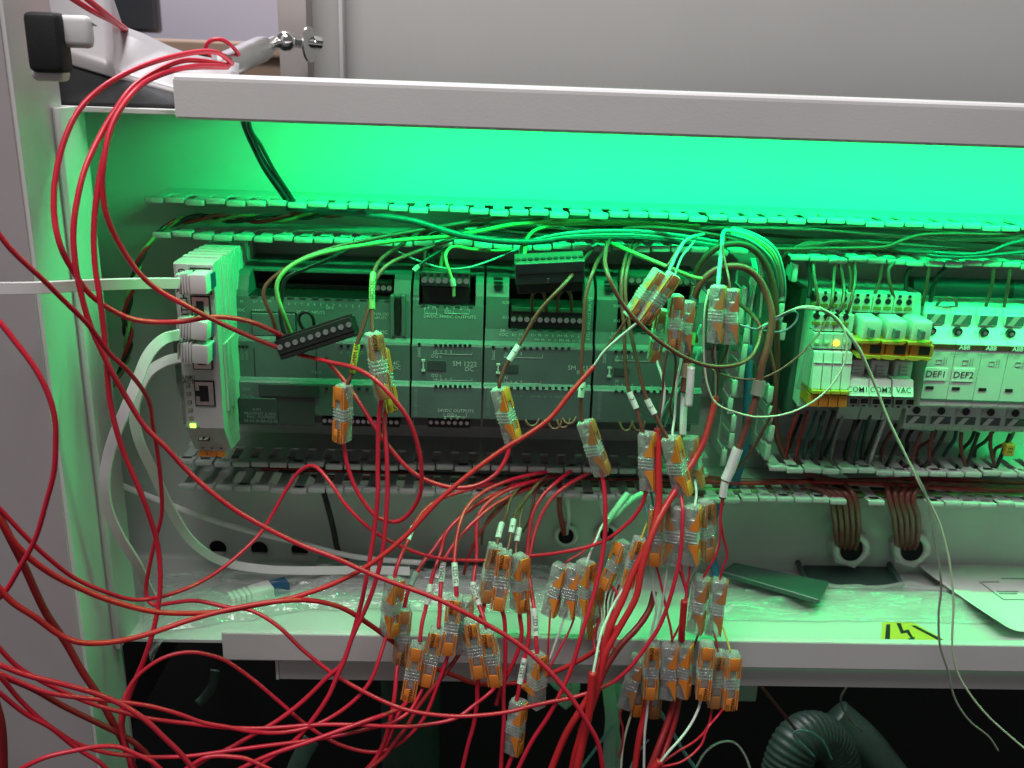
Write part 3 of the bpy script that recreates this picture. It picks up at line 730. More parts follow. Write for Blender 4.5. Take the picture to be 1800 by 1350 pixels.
for i, (px, py, ph) in enumerate(((925, 738, 20), (965, 742, 22), (980, 738, 26), (990, 735, 18))):
    wire('jumper_wire', ['leftmost', 'second', 'third', 'rightmost'][i] + ' brown jumper loop under the printed RTD module', 'brown_wire', 0.9, [(px, 716, -72), (px - 1, py, -78), (px + 6, py + ph * .5, -80), (px + 16, py + ph * .45, -80), (px + 22, py - 2, -78), (px + 20, 716, -72)], cat='wire', group='jumper loops under the sensor modules')
for i, px in enumerate((1090, 1112)):
    wire('jumper_wire', ['left', 'right'][i] + ' brown jumper loop under the half hidden sensor module', 'brown_wire', 0.9, [(px, 725, -72), (px - 1, 742, -78), (px + 6, 756, -80), (px + 16, 755, -80), (px + 21, 740, -78), (px + 20, 725, -72)], cat='wire', group='jumper loops under the sensor modules')
# black gap pieces between modules
for px in (720, 847, 1040):
    pass

# ================================================================== network switch
YS = -0.113
x0, x1, z0, z1 = rect(316, 462, 384, 752, YS)
t = thing('network_switch', 'tall pale grey network switch with white plugs left of the modules', 'network switch', ((x0 + x1) / 2, -0.06, z0 - 0.012))
zb = U(370, 790, -0.10).z
pf = [(-0.010, z1 - 0.004), (-0.104, z1), (YS + 0.001, z1 - 0.0003), (YS, z1 - 0.0013), (YS, z0), (-0.100, zb), (-0.080, zb - 0.001), (-0.074, z0 + 0.003), (-0.060, z0 + 0.009), (-0.010, z0 + 0.011)]
MB().prism(pf, 0, x0, x1).build('housing', 'switch_grey', t)
for i in range(8):
    yy = -0.098 + i * 0.0105
    MB().box((x0 + 0.0004, yy, z1 - 0.0050), (x1 + 0.0006, yy + 0.0055, z1 + 0.0008 - 0.0003 * i), 0.0003).build('rib', 'switch_grey', t)
    MB().box((x1 - 0.001, yy, z1 - 0.045), (x1 + 0.0008, yy + 0.0055, z1 - 0.004), 0.0003).build('side_rib', 'switch_grey', t)
MB().box((x1, -0.105, z0 + 0.008), (x1 + 0.0012, -0.018, z1 - 0.05), 0.0004).build('side_cover', 'switch_grey', t)
pbox('label_strip', 'white_plastic', t, 316, 464, 336, 640, YS - 0.0003, YS + 0.0005, 0)
def port(px0, py0, px1, py1):
    x0, x1, z0, z1 = rect(px0, py0, px1, py1, YS - 0.0004)
    p = MB().box((x0, YS - 0.0006, z0), (x1, YS + 0.001, z1), 0.0003).build('port', 'black_plastic', t)
    MB().box((x0 + 0.0008, YS - 0.0010, z0 + 0.0008), (x1 - 0.0008, YS, z0 + 0.0030)).box((x0 + 0.0008, YS - 0.0010, z1 - 0.0030), (x1 - 0.0008, YS, z1 - 0.0008)).box((x1 - 0.0036, YS - 0.0009, z0 + 0.003), (x1 - 0.0008, YS, z1 - 0.003)).box((x0 + 0.0008, YS - 0.0009, z0 + 0.003), (x0 + 0.003, YS, z0 + 0.0062)).box((x0 + 0.0008, YS - 0.0009, z1 - 0.0062), (x0 + 0.003, YS, z1 - 0.003)).build('port_frame', 'steel', p)
for q in ((335, 471, 371, 518), (336, 520, 370, 559), (337, 560, 372, 601), (338, 603, 373, 650), (342, 669, 378, 714)): port(*q)
for i in range(6):
    x_, y_ = 326 + i * 1.6, 679 + i * 13.9
    pbox('status_lamp', 'lamp_green' if i == 5 else 'lamp_off', t, x_, y_ - 3.4, x_ + (10 if i == 5 else 7), y_ + 3.6, YS - 0.0005, YS + 0.001, 0.0002)
    ptext(t, ('1', '2', '3', '4', '5', 'U')[i], 0.0034, 'ink', 333.5 + i * 1.1 + (5 if i == 5 else 0), y_, YS - 0.0002, bold=0.01)
ptext(t, 's', 0.003, 'ink', 350, 751, YS - 0.0002)
pbox('light_guide', 'smoke_cover', t, 319, 672, 324, 746, YS - 0.0012, YS, 0.0002)
for s, py in (('LNK/', 663.5), ('ACT', 671)): ptext(t, s, 0.0034, 'ink', 332, py, YS - 0.0002, bold=0.012)
ptext(t, 'FL SWITCH 1000', 0.0060, 'ink', 325, 538, YS - 0.0006, 90, bold=0.012)
# maker's mark: black tile with pale shapes on the sloping foot
def on_slope(px, py):
    """point on the switch's sloping foot"""
    v = D_ + R_ * ((px - 900) / F_PX) - U_ * ((py - 675) / F_PX)
    A_, B_ = Vector((0, YS, z0)), Vector((0, -0.100, zb)); nrm = Vector((0, -(A_.z - B_.z), -(B_.y - A_.y) * -1)); nrm = Vector((0, -(A_.z - B_.z), (A_.y - B_.y)))
    k = (A_ - CAM).dot(nrm) / v.dot(nrm); return CAM + v * k
sl = math.atan2(-0.100 - YS, z0 - zb)
Mf = Matrix.Translation(on_slope(359, 769)) @ Matrix.Rotation(-sl, 4, 'X')
lg = MB().box((-0.0036, -0.0003, -0.0022), (0.0036, 0.0001, 0.0022)).build('logo_tile', 'ink', t, M=Mf)
lo = MB().box((-0.0030, -0.0002, -0.0016), (-0.0009, 0.0, 0.0016)).prism([(-0.0001, -0.0016), (0.0014, -0.0016), (0.0026, -0.0008), (0.0028, 0.0), (0.0026, 0.0008), (0.0014, 0.0016), (-0.0001, 0.0016)], 1, -0.0002, 0.0)
place(lo.mesh('logo_shape'), 'logo_shape', lg, Matrix.Translation((0, -0.0002, 0))).data.materials.append(MATS['label_white'])
lo = MB().prism([(-0.001, 0), (0, -0.001), (0.001, 0), (0, 0.001)], 1, -0.0003, 0.0)
place(lo.mesh('logo_shape'), 'logo_shape', lg, Matrix.Translation((0.0001, -0.0003, 0))).data.materials.append(MATS['ink'])
# supply terminals at the foot
x0_, x1_, zz0, zz1 = rect(349, 783, 397, 802, -0.101)
MB().box((x0_, -0.101, zz0), (x1_, -0.085, zz1), 0.0006).build('supply_plug', 'switch_grey', t)
for i in range(3):
    xx = x0_ + (x1_ - x0_) * (i + 0.5) / 3; ww = (x1_ - x0_) / 6.6
    MB().box((xx - ww, -0.1022, zz0), (xx + ww, -0.099, zz0 + (zz1 - zz0) * 0.52), 0.0004).build('release_button', 'orange_lever', t)
    MB().cyl((xx, -0.1012, zz0 + (zz1 - zz0) * 0.8), (0, 1, 0), 0.0008, 0.001, 12).build('test_hole', 'black_plastic', t)

# flat network cables with moulded plugs
def patch(label, plug, pts, extra=None, w=3.1):
    """plug: (px of boot end, px of plug end, row centre, tilt)"""
    t = thing('patch_cable', label, 'network cable', U(plug[1], plug[2], YS))
    yf = -0.126
    xa, xm, xb = plug[0], plug[0] + 26, plug[1]
    c = U((xa + xb) / 2, plug[2], yf); s = 1.0
    Xa, Xm, Xb = U(xa, plug[2], yf).x, U(xm, plug[2], yf).x, U(xb, plug[2], yf).x
    zc = c.z
    Mx = Matrix.Translation((Xb, 0, zc)) @ Matrix.Rotation(math.radians(plug[3]), 4, 'Y') @ Matrix.Translation((-Xb, 0, -zc))
    MB().box((Xm, yf, zc - 0.0056), (Xb, YS + 0.006, zc + 0.0056), 0.0007, M=Mx).build('plug_shell', 'white_plastic', t, 'auto')
    MB().box((Xb - 0.0008, yf + 0.0085, zc - 0.0046), (Xb + 0.0006, YS + 0.004, zc + 0.0046), 0.0003, M=Mx).build('plug_nose', 'blue_clear', t)
    n = 5
    for i in range(n):
        q0 = Xa + (Xm - Xa) * i / n; q1 = q0 + (Xm - Xa) / n * 0.72; h = 0.0052 + 0.0004 * (i if i < 4 else 3)
        MB().box((q0, yf + 0.0006, zc - h), (q1, YS - 0.004, zc + h), 0.0006, M=Mx).build('boot_rib', 'boot_grey' if i == 0 else 'white_plastic', t, 'auto')
    MB().box((Xa + 0.001, yf + 0.0016, zc - 0.0044), (Xm, YS - 0.005, zc + 0.0044), 0.0005, M=Mx).build('boot_core', 'boot_grey', t)
    P = spline(path(smooth_depth(pts, -126)), 10)
    MB().tube(P, 0, flat=(w / 1000, 0.0009) + (() if extra is None else (extra,))).build('flat_cable', 'flat_cable', t, 'auto')
    return t
patch('flat white network cable leaving straight across the post from the uppermost plug', (307, 363, 500, 0), [(-40, 507, -185), (60, 506, -178), (140, 502, -164), (220, 499, -146), (270, 498, -134), (316, 498, -126)])
patch('flat white network cable from the middle plug hanging in a long loop', (309, 364, 583, 6), [(316, 588, -126), (288, 596, -134), (262, 622, -140), (243, 665, -146), (224, 712, -150), (204, 760, -150), (190, 805, -148), (184, 850, -146), (190, 895, -142), (212, 945, -136), (240, 990, -128), (258, 1030, -118), (276, 1066, -112)])
patch('flat white network cable from the lowest plug swinging down to the cabinet floor', (311, 366, 624, 3), [(318, 628, -124), (290, 636, -122), (262, 655, -122), (244, 690, -122), (236, 730, -120), (246, 778, -116), (272, 835, -108), (300, 895, -96), (338, 952, -78), (395, 988, -52), (470, 1001, -44), (560, 1003, -42), (650, 1002, -40), (720, 1004, -40)], extra=(0, -1, 0.6))
wire('network_cable', 'pale flat cable lying from behind the left post down across the floor', 'flat_cable', 1, [(186, 842, -60), (280, 880, -40), (360, 910, -30), (440, 934, -25), (520, 953, -22), (620, 978, -25), (745, 990, -30)], flat=(2.0, .8, (0, -1, .8)), cat='network cable')

# ================================================================== slim relays, plug-in relays, contactors
def terminal(t, px, py, Y, w=0.0062, h=0.0050):
    """round wire entry and square release slot on a terminal face"""
    p = U(px, py, Y)
    MB().cyl((p.x, Y - 0.0002, p.z), (0, 1, 0), 0.0019, 0.002, 14).build('wire_entry', 'black_plastic', t)
    MB().box((p.x - 0.0009, Y - 0.0003, p.z + 0.0030), (p.x + 0.0009, Y + 0.001, p.z + 0.0046)).build('release_slot', 'black_plastic', t)
    MB().box((p.x - 0.0024, Y - 0.0006, p.z - 0.0056), (p.x + 0.0024, Y + 0.001, p.z - 0.0032), 0.0002).build('release_button', 'button_olive', t)
zr2 = U(1600, 640, 0).z
r = MB().box((U(1395, 640, 0).x, -0.0075, zr2 - 0.0175), (0.47, -0.0062, zr2 + 0.0175)).box((U(1395, 640, 0).x, -0.0062, zr2 - 0.0125), (0.47, -0.0008, zr2 + 0.0125))
tag(r.build('mounting_rail', 'steel'), 'steel mounting rail behind the relays and contactors', 'rail')
edges = [1427.5, 1444.5, 1461.5, 1478.5, 1495.5]
ords = ['first from the left', 'second from the left', 'third from the left with its amber lamp lit', 'fourth from the left beside the orange clips']
for i in range(4):
    p0, p1 = edges[i] + 0.4, edges[i + 1] - 0.4; dy = i * 0.5
    X0, X1 = U(p0, 640, -0.075).x, U(p1, 640, -0.075).x
    t = thing('slim_relay', 'slim pale relay, ' + ords[i], 'relay', ((X0 + X1) / 2, -0.04, U(1460, 716, -0.07).z), 'slim relays')
    def zz(py, Y=-0.075): return U(1460, py, Y).z
    pf = [(-0.008, zz(716)), (-0.060, zz(716, -.06)), (-0.060, zz(514, -.06)), (-0.050, zz(508, -.05)), (-0.008, zz(508, -.05))]
    MB().prism(pf, 0, X0, X1).build('base', 'terminal_grey', t)
    MB().prism([(-0.060, zz(618)), (-0.076, zz(619)), (-0.079, zz(684, -.079)), (-0.060, zz(686))], 0, X0 + .0002, X1 - .0002).build('relay_cover', 'relay_white', t)
    MB().box((X0 + .0002, -0.0775, zz(637)), (X1 - .0002, -0.0770, zz(636))).build('cover_step', 'terminal_grey', t)
    MB().box((X0, -0.072, zz(616)), (X1, -0.060, zz(588)), 0.0004).build('lamp_block', 'terminal_grey', t)
    pl = U((p0 + p1) / 2, 603, -0.0722)
    b = MB(); bmesh.ops.create_icosphere(b.bm, subdivisions=2, radius=0.0021, matrix=Matrix.Translation(pl)); b.build('lamp', 'lamp_amber' if i == 2 else 'lamp_off', t, True)
    MB().box((X0, -0.070, zz(586)), (X1, -0.059, zz(556)), 0.0004).build('lower_terminal', 'terminal_grey', t)
    MB().box((X0, -0.064, zz(550, -.064)), (X1, -0.055, zz(514, -.064)), 0.0004).build('upper_terminal', 'terminal_grey', t)
    terminal(t, (p0 + p1) / 2 - 3, 524 + dy, -0.0642); terminal(t, (p0 + p1) / 2, 556 + dy, -0.0702)
    MB().box((X0 + .0001, -0.0795, zz(716, -.0795)), (X1 - .0001, -0.060, zz(695, -.0795)), 0.0005).build('ejector', 'clip_orange', t)
    MB().box((X0 + .0001, -0.0815, zz(694, -.0815)), (X1 - .0001, -0.060, zz(687, -.0815)), 0.0005).build('ejector_lip', 'clip_yellow', t)
x0, x1, z0, z1 = rect(1404, 614, 1427, 686, -0.074)
o = MB().prism([(x0, z0 + 0.001), (x1, z0 - 0.002), (x1, z1), (x0 + .003, z1 + 0.001)], 1, -0.074, -0.0735).build('side_cover', 'smoke_cover')
tag(o, 'clear side cover left of the slim relays', 'cover')
o = MB().box((U(1376, 640, -.03).x, -0.048, U(1400, 735, -.05).z), (U(1425, 640, -.062).x, -0.008, U(1400, 508, -.05).z), 0.001).build('end_block', 'dark_green_plastic_lit_black')
tag(o, 'dark green end block behind the clear side cover', 'end block')
cols = [(1497, 1530), (1532, 1571), (1573, 1606)]
for i, (nm, (c0, c1)) in enumerate(zip(('COM1', 'COM2', 'VAC'), ((1491, 1531), (1532, 1572), (1573, 1607)))):
    X0, X1 = U(c0 + 6, 640, -0.06).x, U(c1 + 6, 640, -0.06).x
    def zz(py, Y=-0.06, px=1550): return U(px, py, Y).z
    t = thing('plug_in_relay', 'plug-in relay with orange clip and label ' + nm, 'relay', ((X0 + X1) / 2, -0.04, zz(735)), 'plug-in relays with orange clips')
    MB().prism([(-0.008, zz(738)), (-0.048, zz(738, -.048)), (-0.052, zz(700, -.052)), (-0.052, zz(552, -.052)), (-0.048, zz(514, -.048)), (-0.008, zz(512, -.048))], 0, X0 + .0002, X1 - .0002).build('socket', 'terminal_grey', t)
    dxx = i * 44
    # upper terminals
    x0_, x1_, za, zb_ = rect(1497 + i * 37, 517 + i * 1.2, 1533 + i * 37, 549 + i * 1.2, -0.060)
    MB().box((x0_, -0.060, za), (x1_, -0.045, zb_), 0.0005).build('upper_terminal', 'terminal_grey', t)
    for k in (0.27, 0.75): terminal(t, 1497 + i * 37 + 36 * k, 529 + i * 1.2, -0.0602)
    x0_, x1_, za, zb_ = rect(1516 + i * 44, 562 + i * 1.5, 1551 + i * 44, 599 + i * 1.5, -0.077)
    MB().box((x0_, -0.077, za), (x1_, -0.050, zb_), 0.0020, seg=3).build('retainer', 'terminal_grey', t, 'auto')
    MB().box((x0_ + .003, -0.0773, zb_ - .010), (x0_ + .0055, -0.083, zb_ - .005)).build('retainer_slot', 'module_grey', t)
    # clip
    x0_, x1_, za, zb_ = rect(1506 + i * 45, 597 + i * 1.5, 1551 + i * 45, 604 + i * 1.5, -0.081)
    MB().prism([(x0_, za), (x1_ - .003, za), (x1_, za + .002), (x1_ - .001, zb_), (x1_ - .006, zb_ - .0008), (x0_, zb_ - .001)], 1, -0.081, -0.060).build('clip_upper_edge', 'clip_yellow', t)
    x0_, x1_, za, zb_ = rect(1514 + i * 43, 604 + i * 1.5, 1555 + i * 43, 624 + i * 1.5, -0.077)
    cl = MB().box((x0_, -0.077, za), (x1_, -0.060, zb_), 0.0004).build('clip_body', 'clip_orange', t)
    MB().box((x0_ + .0055, -0.0775, za + .0012), (x0_ + .0125, -0.076, zb_ - .0008)).build('clip_window', 'black_plastic', cl)
    x0_, x1_, za, zb_ = rect(1508 + i * 43, 624 + i * 1.5, 1552 + i * 43, 632 + i * 1.5, -0.081)
    MB().prism([(x0_, za + .0008), (x0_ + .006, za), (x0_ + .010, za + .0012), (x1_ - .002, za), (x1_, zb_ - .001), (x0_, zb_)], 1, -0.081, -0.060).build('clip_lower_edge', 'clip_yellow', t)
    x0_, x1_, za, zb_ = rect(1489 + i * 41.5, 632 + i * 1.2, 1521 + i * 41.5, 665 + i * 1.2, -0.067)
    rb = MB().box((x0_, -0.067, za), (x1_, -0.050, zb_), 0.0012, seg=2).build('relay_body', 'relay_white', t, 'auto')
    for k in range(3): MB().box((x0_ + .0045, -0.0673, za + .0035 + k * .0024), (x0_ + .0085, -0.0669, za + .0040 + k * .0024)).build('printed_line', 'print_grey', rb)
    MB().box((x0_ + .0026, -0.0673, za + .0028), (x0_ + .0038, -0.0669, zb_ - .003)).build('printed_bar', 'print_grey', rb)
    x0_, x1_, za, zb_ = rect(1489 + i * 41.5, 670 + i * .8, 1529 + i * 39.5, 696 + i * .8, -0.080)
    lb = MB().prism([(-0.078, za), (-0.080, za), (-0.076, zb_), (-0.05, zb_), (-0.05, za)], 0, x0_, x1_).build('label_plate', 'relay_white', t)
    text(lb, nm, 0.0050, 'ink', Vector(((x0_ + x1_) / 2 - Vector(lb.parent['_world']).x * 0, -0.0792, (za + zb_) / 2 - .001)), bold=0.008, base=Matrix.Rotation(math.radians(90 - 21), 4, 'X')).matrix_parent_inverse = Matrix.Identity(4)
    MB().box((x0_, -0.074, za - .0022), (x1_, -0.05, za - .0008)).build('orange_line', 'clip_orange', t)
    for k in (0.27, 0.75):
        p = U(1489 + i * 40 + 40 * k, 708 + i, -0.058)
        MB().box((p.x - .0034, -0.058, p.z - .0034), (p.x + .0034, -0.045, p.z + .0040), 0.0004).build('lower_terminal', 'terminal_grey', t)
        MB().box((p.x - .0024, -0.0584, p.z - .0004), (p.x + .0024, -0.056, p.z + .0030)).build('wire_entry', 'black_plastic', t)
        MB().box((p.x - .0009, -0.0584, p.z - .0026), (p.x + .0009, -0.056, p.z - .0014)).build('release_slot', 'black_plastic', t)
# contactors
eds = [1624, 1670, 1716.5, 1763, 1809.5, 1856]
lbl = ['DEF1', 'DEF2', None, None, None]
who = ['white contactor labelled DEF1 next to the orange clips', 'white contactor labelled DEF2', 'white contactor without label right of DEF2', 'white contactor cut by the right picture edge', 'white contactor showing only its lower terminals at the right picture edge']
for i in range(5):
    X0, X1 = U(eds[i], 660, -0.066).x + .0002, U(eds[i + 1], 660, -0.066).x - .0002
    e0, e1 = eds[i], eds[i + 1]; dy = i * 1.6
    def zz(py, Y=-0.066): return U(1680, py, Y).z
    t = thing('contactor', who[i], 'contactor', ((X0 + X1) / 2, -0.04, zz(756)), 'white contactors')
    pf = [(-0.008, zz(758)), (-0.047, zz(757, -.047)), (-0.050, zz(752, -.05)), (-0.050, zz(716, -.05)), (-0.066, zz(715)), (-0.067, zz(712)), (-0.067, zz(604)), (-0.062, zz(598, -.062)), (-0.053, zz(560, -.053)), (-0.050, zz(540, -.05)), (-0.046, zz(534, -.046)), (-0.008, zz(532, -.046))]
    MB().prism(pf, 0, X0, X1).build('housing', 'relay_white', t)
    def win(px0, py0, px1, py1, Y, Yb):
        x0_, x1_, za, zb_ = rect(px0, py0, px1, py1, Y)
        w_ = MB().box((x0_, Y - .0006, za), (x1_, Yb, zb_), 0.0018, seg=3).build('terminal_window', 'relay_white', t, 'auto')
        MB().box((x0_ + .0009, Y - .0009, za + .0009), (x1_ - .0009, Y, zb_ - .0009), 0.0003).build('window_opening', 'module_grey', w_)
        MB().prism([(x0_ + .002, za + .0012), (x0_ + .006, za + .0012), (x0_ + .0098, zb_ - .0012), (x0_ + .0058, zb_ - .0012)], 1, Y - .0012, Y - .0004).build('clamp', 'tin', w_)
    s = e0 - 1670
    win(1672 + s, 549 + dy, 1709 + s, 571 + dy, -0.0565, -0.050)
    bx0 = 1589 + (i * 43.5)
    win(bx0 + 1, 728 + i * 1.3, bx0 + 40, 746 + i * 1.3, -0.0502, -0.045)
    p = U(1684 + s, 582 + dy, -0.0610); MB().cyl((p.x, -0.0618, p.z), (0, 1, 0.25), 0.0027, 0.003, 18).build('coil_hole', 'black_plastic', t); screw(t, (p.x, -0.0622, p.z), sc=0.75)
    ptext(t, 'A1', 0.0036, 'print_grey', 1670 + s, 582 + dy, -0.0618)
    p = U(1611 + i * 43.5, 721 + i * 1.3, -0.0502); MB().cyl((p.x, -0.0508, p.z), (0, 1, 0), 0.0026, 0.003, 18).build('coil_hole', 'black_plastic', t)
    ptext(t, 'A2', 0.0032, 'print_grey', 1643 + i * 43.5, 720 + i * 1.3, -0.0503)
    for q, px in (('1', 1678), ('3', 1702)): ptext(t, q, 0.003, 'print_grey', px + s, 545 + dy, -0.0515)
    for q, px in (('2', 1600), ('4', 1622)): ptext(t, q, 0.003, 'print_grey', px + i * 43.5, 752 + i * 1.3, -0.0503)
    x0_, x1_, za, zb_ = rect(e0, 605 + dy, e1, 613 + dy, -0.0672)
    sp = MB().box((X0, -0.0675, za), (X1, -0.0665, zb_)).build('brand_stripe', 'brown_stripe', t)
    if i: text(sp, 'ABB', 0.0040, 'label_white', Vector((X0 + .0050, -0.0678, (za + zb_) / 2)), bold=0.03).matrix_parent_inverse = Matrix.Identity(4)
    ptext(t, 'ESB20-20N', 0.0024, 'print_grey', e0 + 16, 620 + dy, -0.0672)
    if lbl[i]:
        x0_, x1_, za, zb_ = rect((1625, 1675)[i], (647, 648)[i], (1665, 1712)[i], (669, 671)[i], -0.0676)
        lb = MB().box((x0_, -0.0676, za), (x1_, -0.0668, zb_)).build('label_plate', 'label_white', t)
        text(lb, lbl[i], 0.0062, 'ink', Vector(((x0_ + x1_) / 2, -0.0678, (za + zb_) / 2)), bold=0.006).matrix_parent_inverse = Matrix.Identity(4)
    x0_, x1_, za, zb_ = rect(1674 + s - 1 + i * .3, 679 + dy, 1687 + s, 684 + dy, -0.0672)
    MB().box((x0_, -0.0674, za), (x1_, -0.066, zb_)).build('switch_indicator', 'ink', t)
    x0_, x1_, za, zb_ = rect(e0, 701 + dy, e1, 704 + dy, -0.0674)
    MB().box((X0, -0.0676, za), (X1, -0.0665, zb_)).build('grey_line', 'module_grey', t)
    # tiny printed circuit diagram
    x0_, x1_, za, zb_ = rect(e0 + 22, 628 + dy, e0 + 40, 643 + dy, -0.0673)
    w = .0002
    MB().box((x0_, -.0673, za + .001), (x0_ + .0035, -.067, za + .001 + w)).box((x0_, -.0673, za + .004), (x0_ + .0035, -.067, za + .004 + w)).box((x0_, -.0673, za + .001), (x0_ + w, -.067, za + .004)).box((x0_ + .0035, -.0673, za + .001), (x0_ + .0035 + w, -.067, za + .004)).box((x0_ + .005, -.0673, za), (x0_ + .005 + w, -.067, zb_)).box((x0_ + .0066, -.0673, za), (x0_ + .0066 + w, -.067, zb_)).build('printed_diagram', 'print_grey', t)

c0, c1 = U(1598, 505, -0.02), U(1800, 512, -0.02)
t = thing('blue_conduit', 'teal blue round conduit behind the brown wires above the contactors', 'conduit', c0)
MB().cyl(c0, (1, 0, 0), 0.0075, 0.16, 32).build('pipe', 'teal_wire', t, 'auto')
for dx in (0.066, 0.132): MB().cyl(c0 + Vector((dx, 0, 0)), (1, 0, 0), 0.0078, 0.003, 32).build('tape_band', 'black_wire', t, 'auto')

# ================================================================== loose terminal blocks
def loose_block(name, label, pa, pb, Y, L, H, T, n, tilt, m='black_plastic'):
    A, B = U(*pa, Y / 1000), U(*pb, Y / 1000)
    ex = (B - A).normalized(); ln = (B - A).length
    ey = Vector((0, 1, 0)); ez = ex.cross(ey).normalized(); ey = ez.cross(ex)
    ez = -ez if ez.z < 0 else ez; ey = ez.cross(ex)
    M = Matrix(((ex.x, ey.x, ez.x, A.x), (ex.y, ey.y, ez.y, A.y), (ex.z, ey.z, ez.z, A.z), (0, 0, 0, 1))) @ Matrix.Rotation(math.radians(tilt), 4, 'X')
    t = bpy.data.objects.new(name, None); COL.objects.link(t); t.matrix_basis = M; tag(t, label, 'terminal block')
    return t, ln
t, ln = loose_block('terminal_block', 'loose black ten-screw terminal block hanging tilted before the processor', (486, 613), (620, 569), -102, 0, 0, 0, 10, -14)
MB().box((0, 0, -0.0045), (ln, 0.013, 0.0048), 0.0005).build('body', 'black_plastic', t)
MB().box((0.001, 0.001, 0.0048), (ln - 0.001, 0.011, 0.0062), 0.0003).build('entry_ridge', 'black_plastic', t)
MB().box((0.0, 0.0006, -0.0072), (ln, 0.011, -0.0045), 0.0006).build('foot', 'black_plastic', t)
for i in range(10): screw(t, (ln * (i + 0.5) / 10, -0.0003, 0.0002), sc=1.0)
t, ln = loose_block('terminal_block', 'loose black terminal block plugged crooked above the printed RTD module', (906, 487), (1028, 481), -92, 0, 0, 0, 0, 16)
MB().box((0, 0, -0.0055), (ln, 0.014, 0.0085), 0.0006).build('body', 'dark_green_plastic_lit_black', t)  # black block with green light painted into its colour
MB().box((0.0006, -0.0004, 0.0012), (ln - 0.0006, 0.0126, 0.0018)).build('seam', 'black_plastic', t)
MB().box((0.001, 0.002, -0.0130), (ln - 0.001, 0.013, -0.0055), 0.0006).build('plug_part', 'black_plastic', t)
for i in range(11): MB().cyl((ln * (i + 0.5) / 11, 0.005, 0.0085), (0, 0, 1), 0.0016, 0.0006, 14).build('screw_well', 'black_plastic', t)
MB().box((ln * 0.45, -0.0008, -0.0048), (ln * 0.49, 0.001, -0.0018), 0.0002).build('coding_tab', 'module_grey', t)

# ================================================================== cable glands
def gland(label, px, py, r, hexn=True):
    c = U(px, py, 0); t = thing('cable_gland', label, 'cable gland', c, 'cable glands on the back plate')
    ax = Vector((0, -1, 0.15)).normalized()
    b = MB()
    if hexn: b.cyl((c.x, 0, c.z), ax, r * 1.40, 0.008, 6)
    else: b.cyl((c.x, 0, c.z), ax, r * 1.35, 0.004, 28, r * 1.2)
    b.build('nut', 'white_plastic', t, 'auto')
    P = [Vector((c.x, 0, c.z)) + ax * (0.008 if hexn else 0.004) + Vector((r * 1.02 * math.cos(k * math.pi / 16), 0, r * 1.02 * math.sin(k * math.pi / 16))) for k in range(33)]
    MB().tube(P, r * 0.26, 10, caps=False).build('collar', 'white_plastic', t, True)
    MB().cyl(Vector((c.x, 0, c.z)) + ax * (0.0082 if hexn else 0.0042), ax, r * 0.85, 0.0004, 28).build('bore', 'dark_void', t)
    return c
gland('pale hexagonal cable gland with brown bundle, nearer the connectors', 1489, 958, 0.0115)
gland('pale hexagonal cable gland with brown bundle, nearer the paper sheet', 1594, 958, 0.0115)
gland('small dim gland with two thin cables behind the red fan', 994, 938, 0.0075, False)
gland('small dim gland behind the pale sleeves', 1066, 935, 0.0070, False)

# ================================================================== things lying on the floor of the cabinet
FZ = FLZ
def onfloor(px, py, h=0.0):
    v = D_ + R_ * ((px - 900) / F_PX) - U_ * ((py - 675) / F_PX)
    return CAM + v * ((FZ + h - CAM.z) / v.z)
def slab(name, m, corners, z0, th, label, cat, tiltz=None):
    """flat slab from its four photo corners on the floor plane"""
    P = [onfloor(x, y, z0 + th) for x, y in corners]
    b = MB(); A_ = [b.bm.verts.new((p.x, p.y, FZ + z0 + (tiltz[i] if tiltz else 0))) for i, p in enumerate(P)]
    B_ = [b.bm.verts.new((p.x, p.y, FZ + z0 + th + (tiltz[i] if tiltz else 0))) for i, p in enumerate(P)]
    n = len(P); b.bm.faces.new(A_); b.bm.faces.new(B_[::-1])
    for i in range(n): b.bm.faces.new((A_[i], B_[i], B_[(i + 1) % n], A_[(i + 1) % n]))
    bmesh.ops.bevel(b.bm, geom=b.bm.edges[:], offset=min(0.0006, th * .3), segments=1, affect='EDGES')
    return tag(b.build(name, m), label, cat)
slab('cover_plate', 'cover_plastic', [(1268, 1004), (1290, 988), (1458, 1022), (1440, 1054)], 0.0135, 0.004, 'dark green-grey cover plate resting crooked on the plastic wrap', 'cover plate')
tr = slab('cover_tray', 'cover_plastic', [(1412, 992), (1558, 992), (1580, 1031), (1425, 1031)], 0.0006, 0.003, 'dark ribbed cover tray lying flat behind the crooked cover plate', 'cover plate')
for xx, yy in ((1402, 986), (1560, 986)):
    a_, b_ = onfloor(xx, yy, 0.006), onfloor(xx + (18 if xx < 1500 else 26), yy + 44, 0.006)
    q = MB().tube([a_, b_], 0.0022, 8).build('rib', 'cover_plastic', tr, True)
slab('cover_strip', 'cover_plastic', [(744, 985), (900, 987), (1010, 1004), (1010, 1012), (706, 1009), (708, 1000)], 0.0006, 0.004, 'long dark strip lying behind the connector row', 'cover plate')
slab('cover_strip', 'strap_green', [(560, 976), (740, 978), (735, 992), (555, 990)], 0.0006, 0.003, 'pale green flat strip lying on the floor behind the red wires', 'strip')
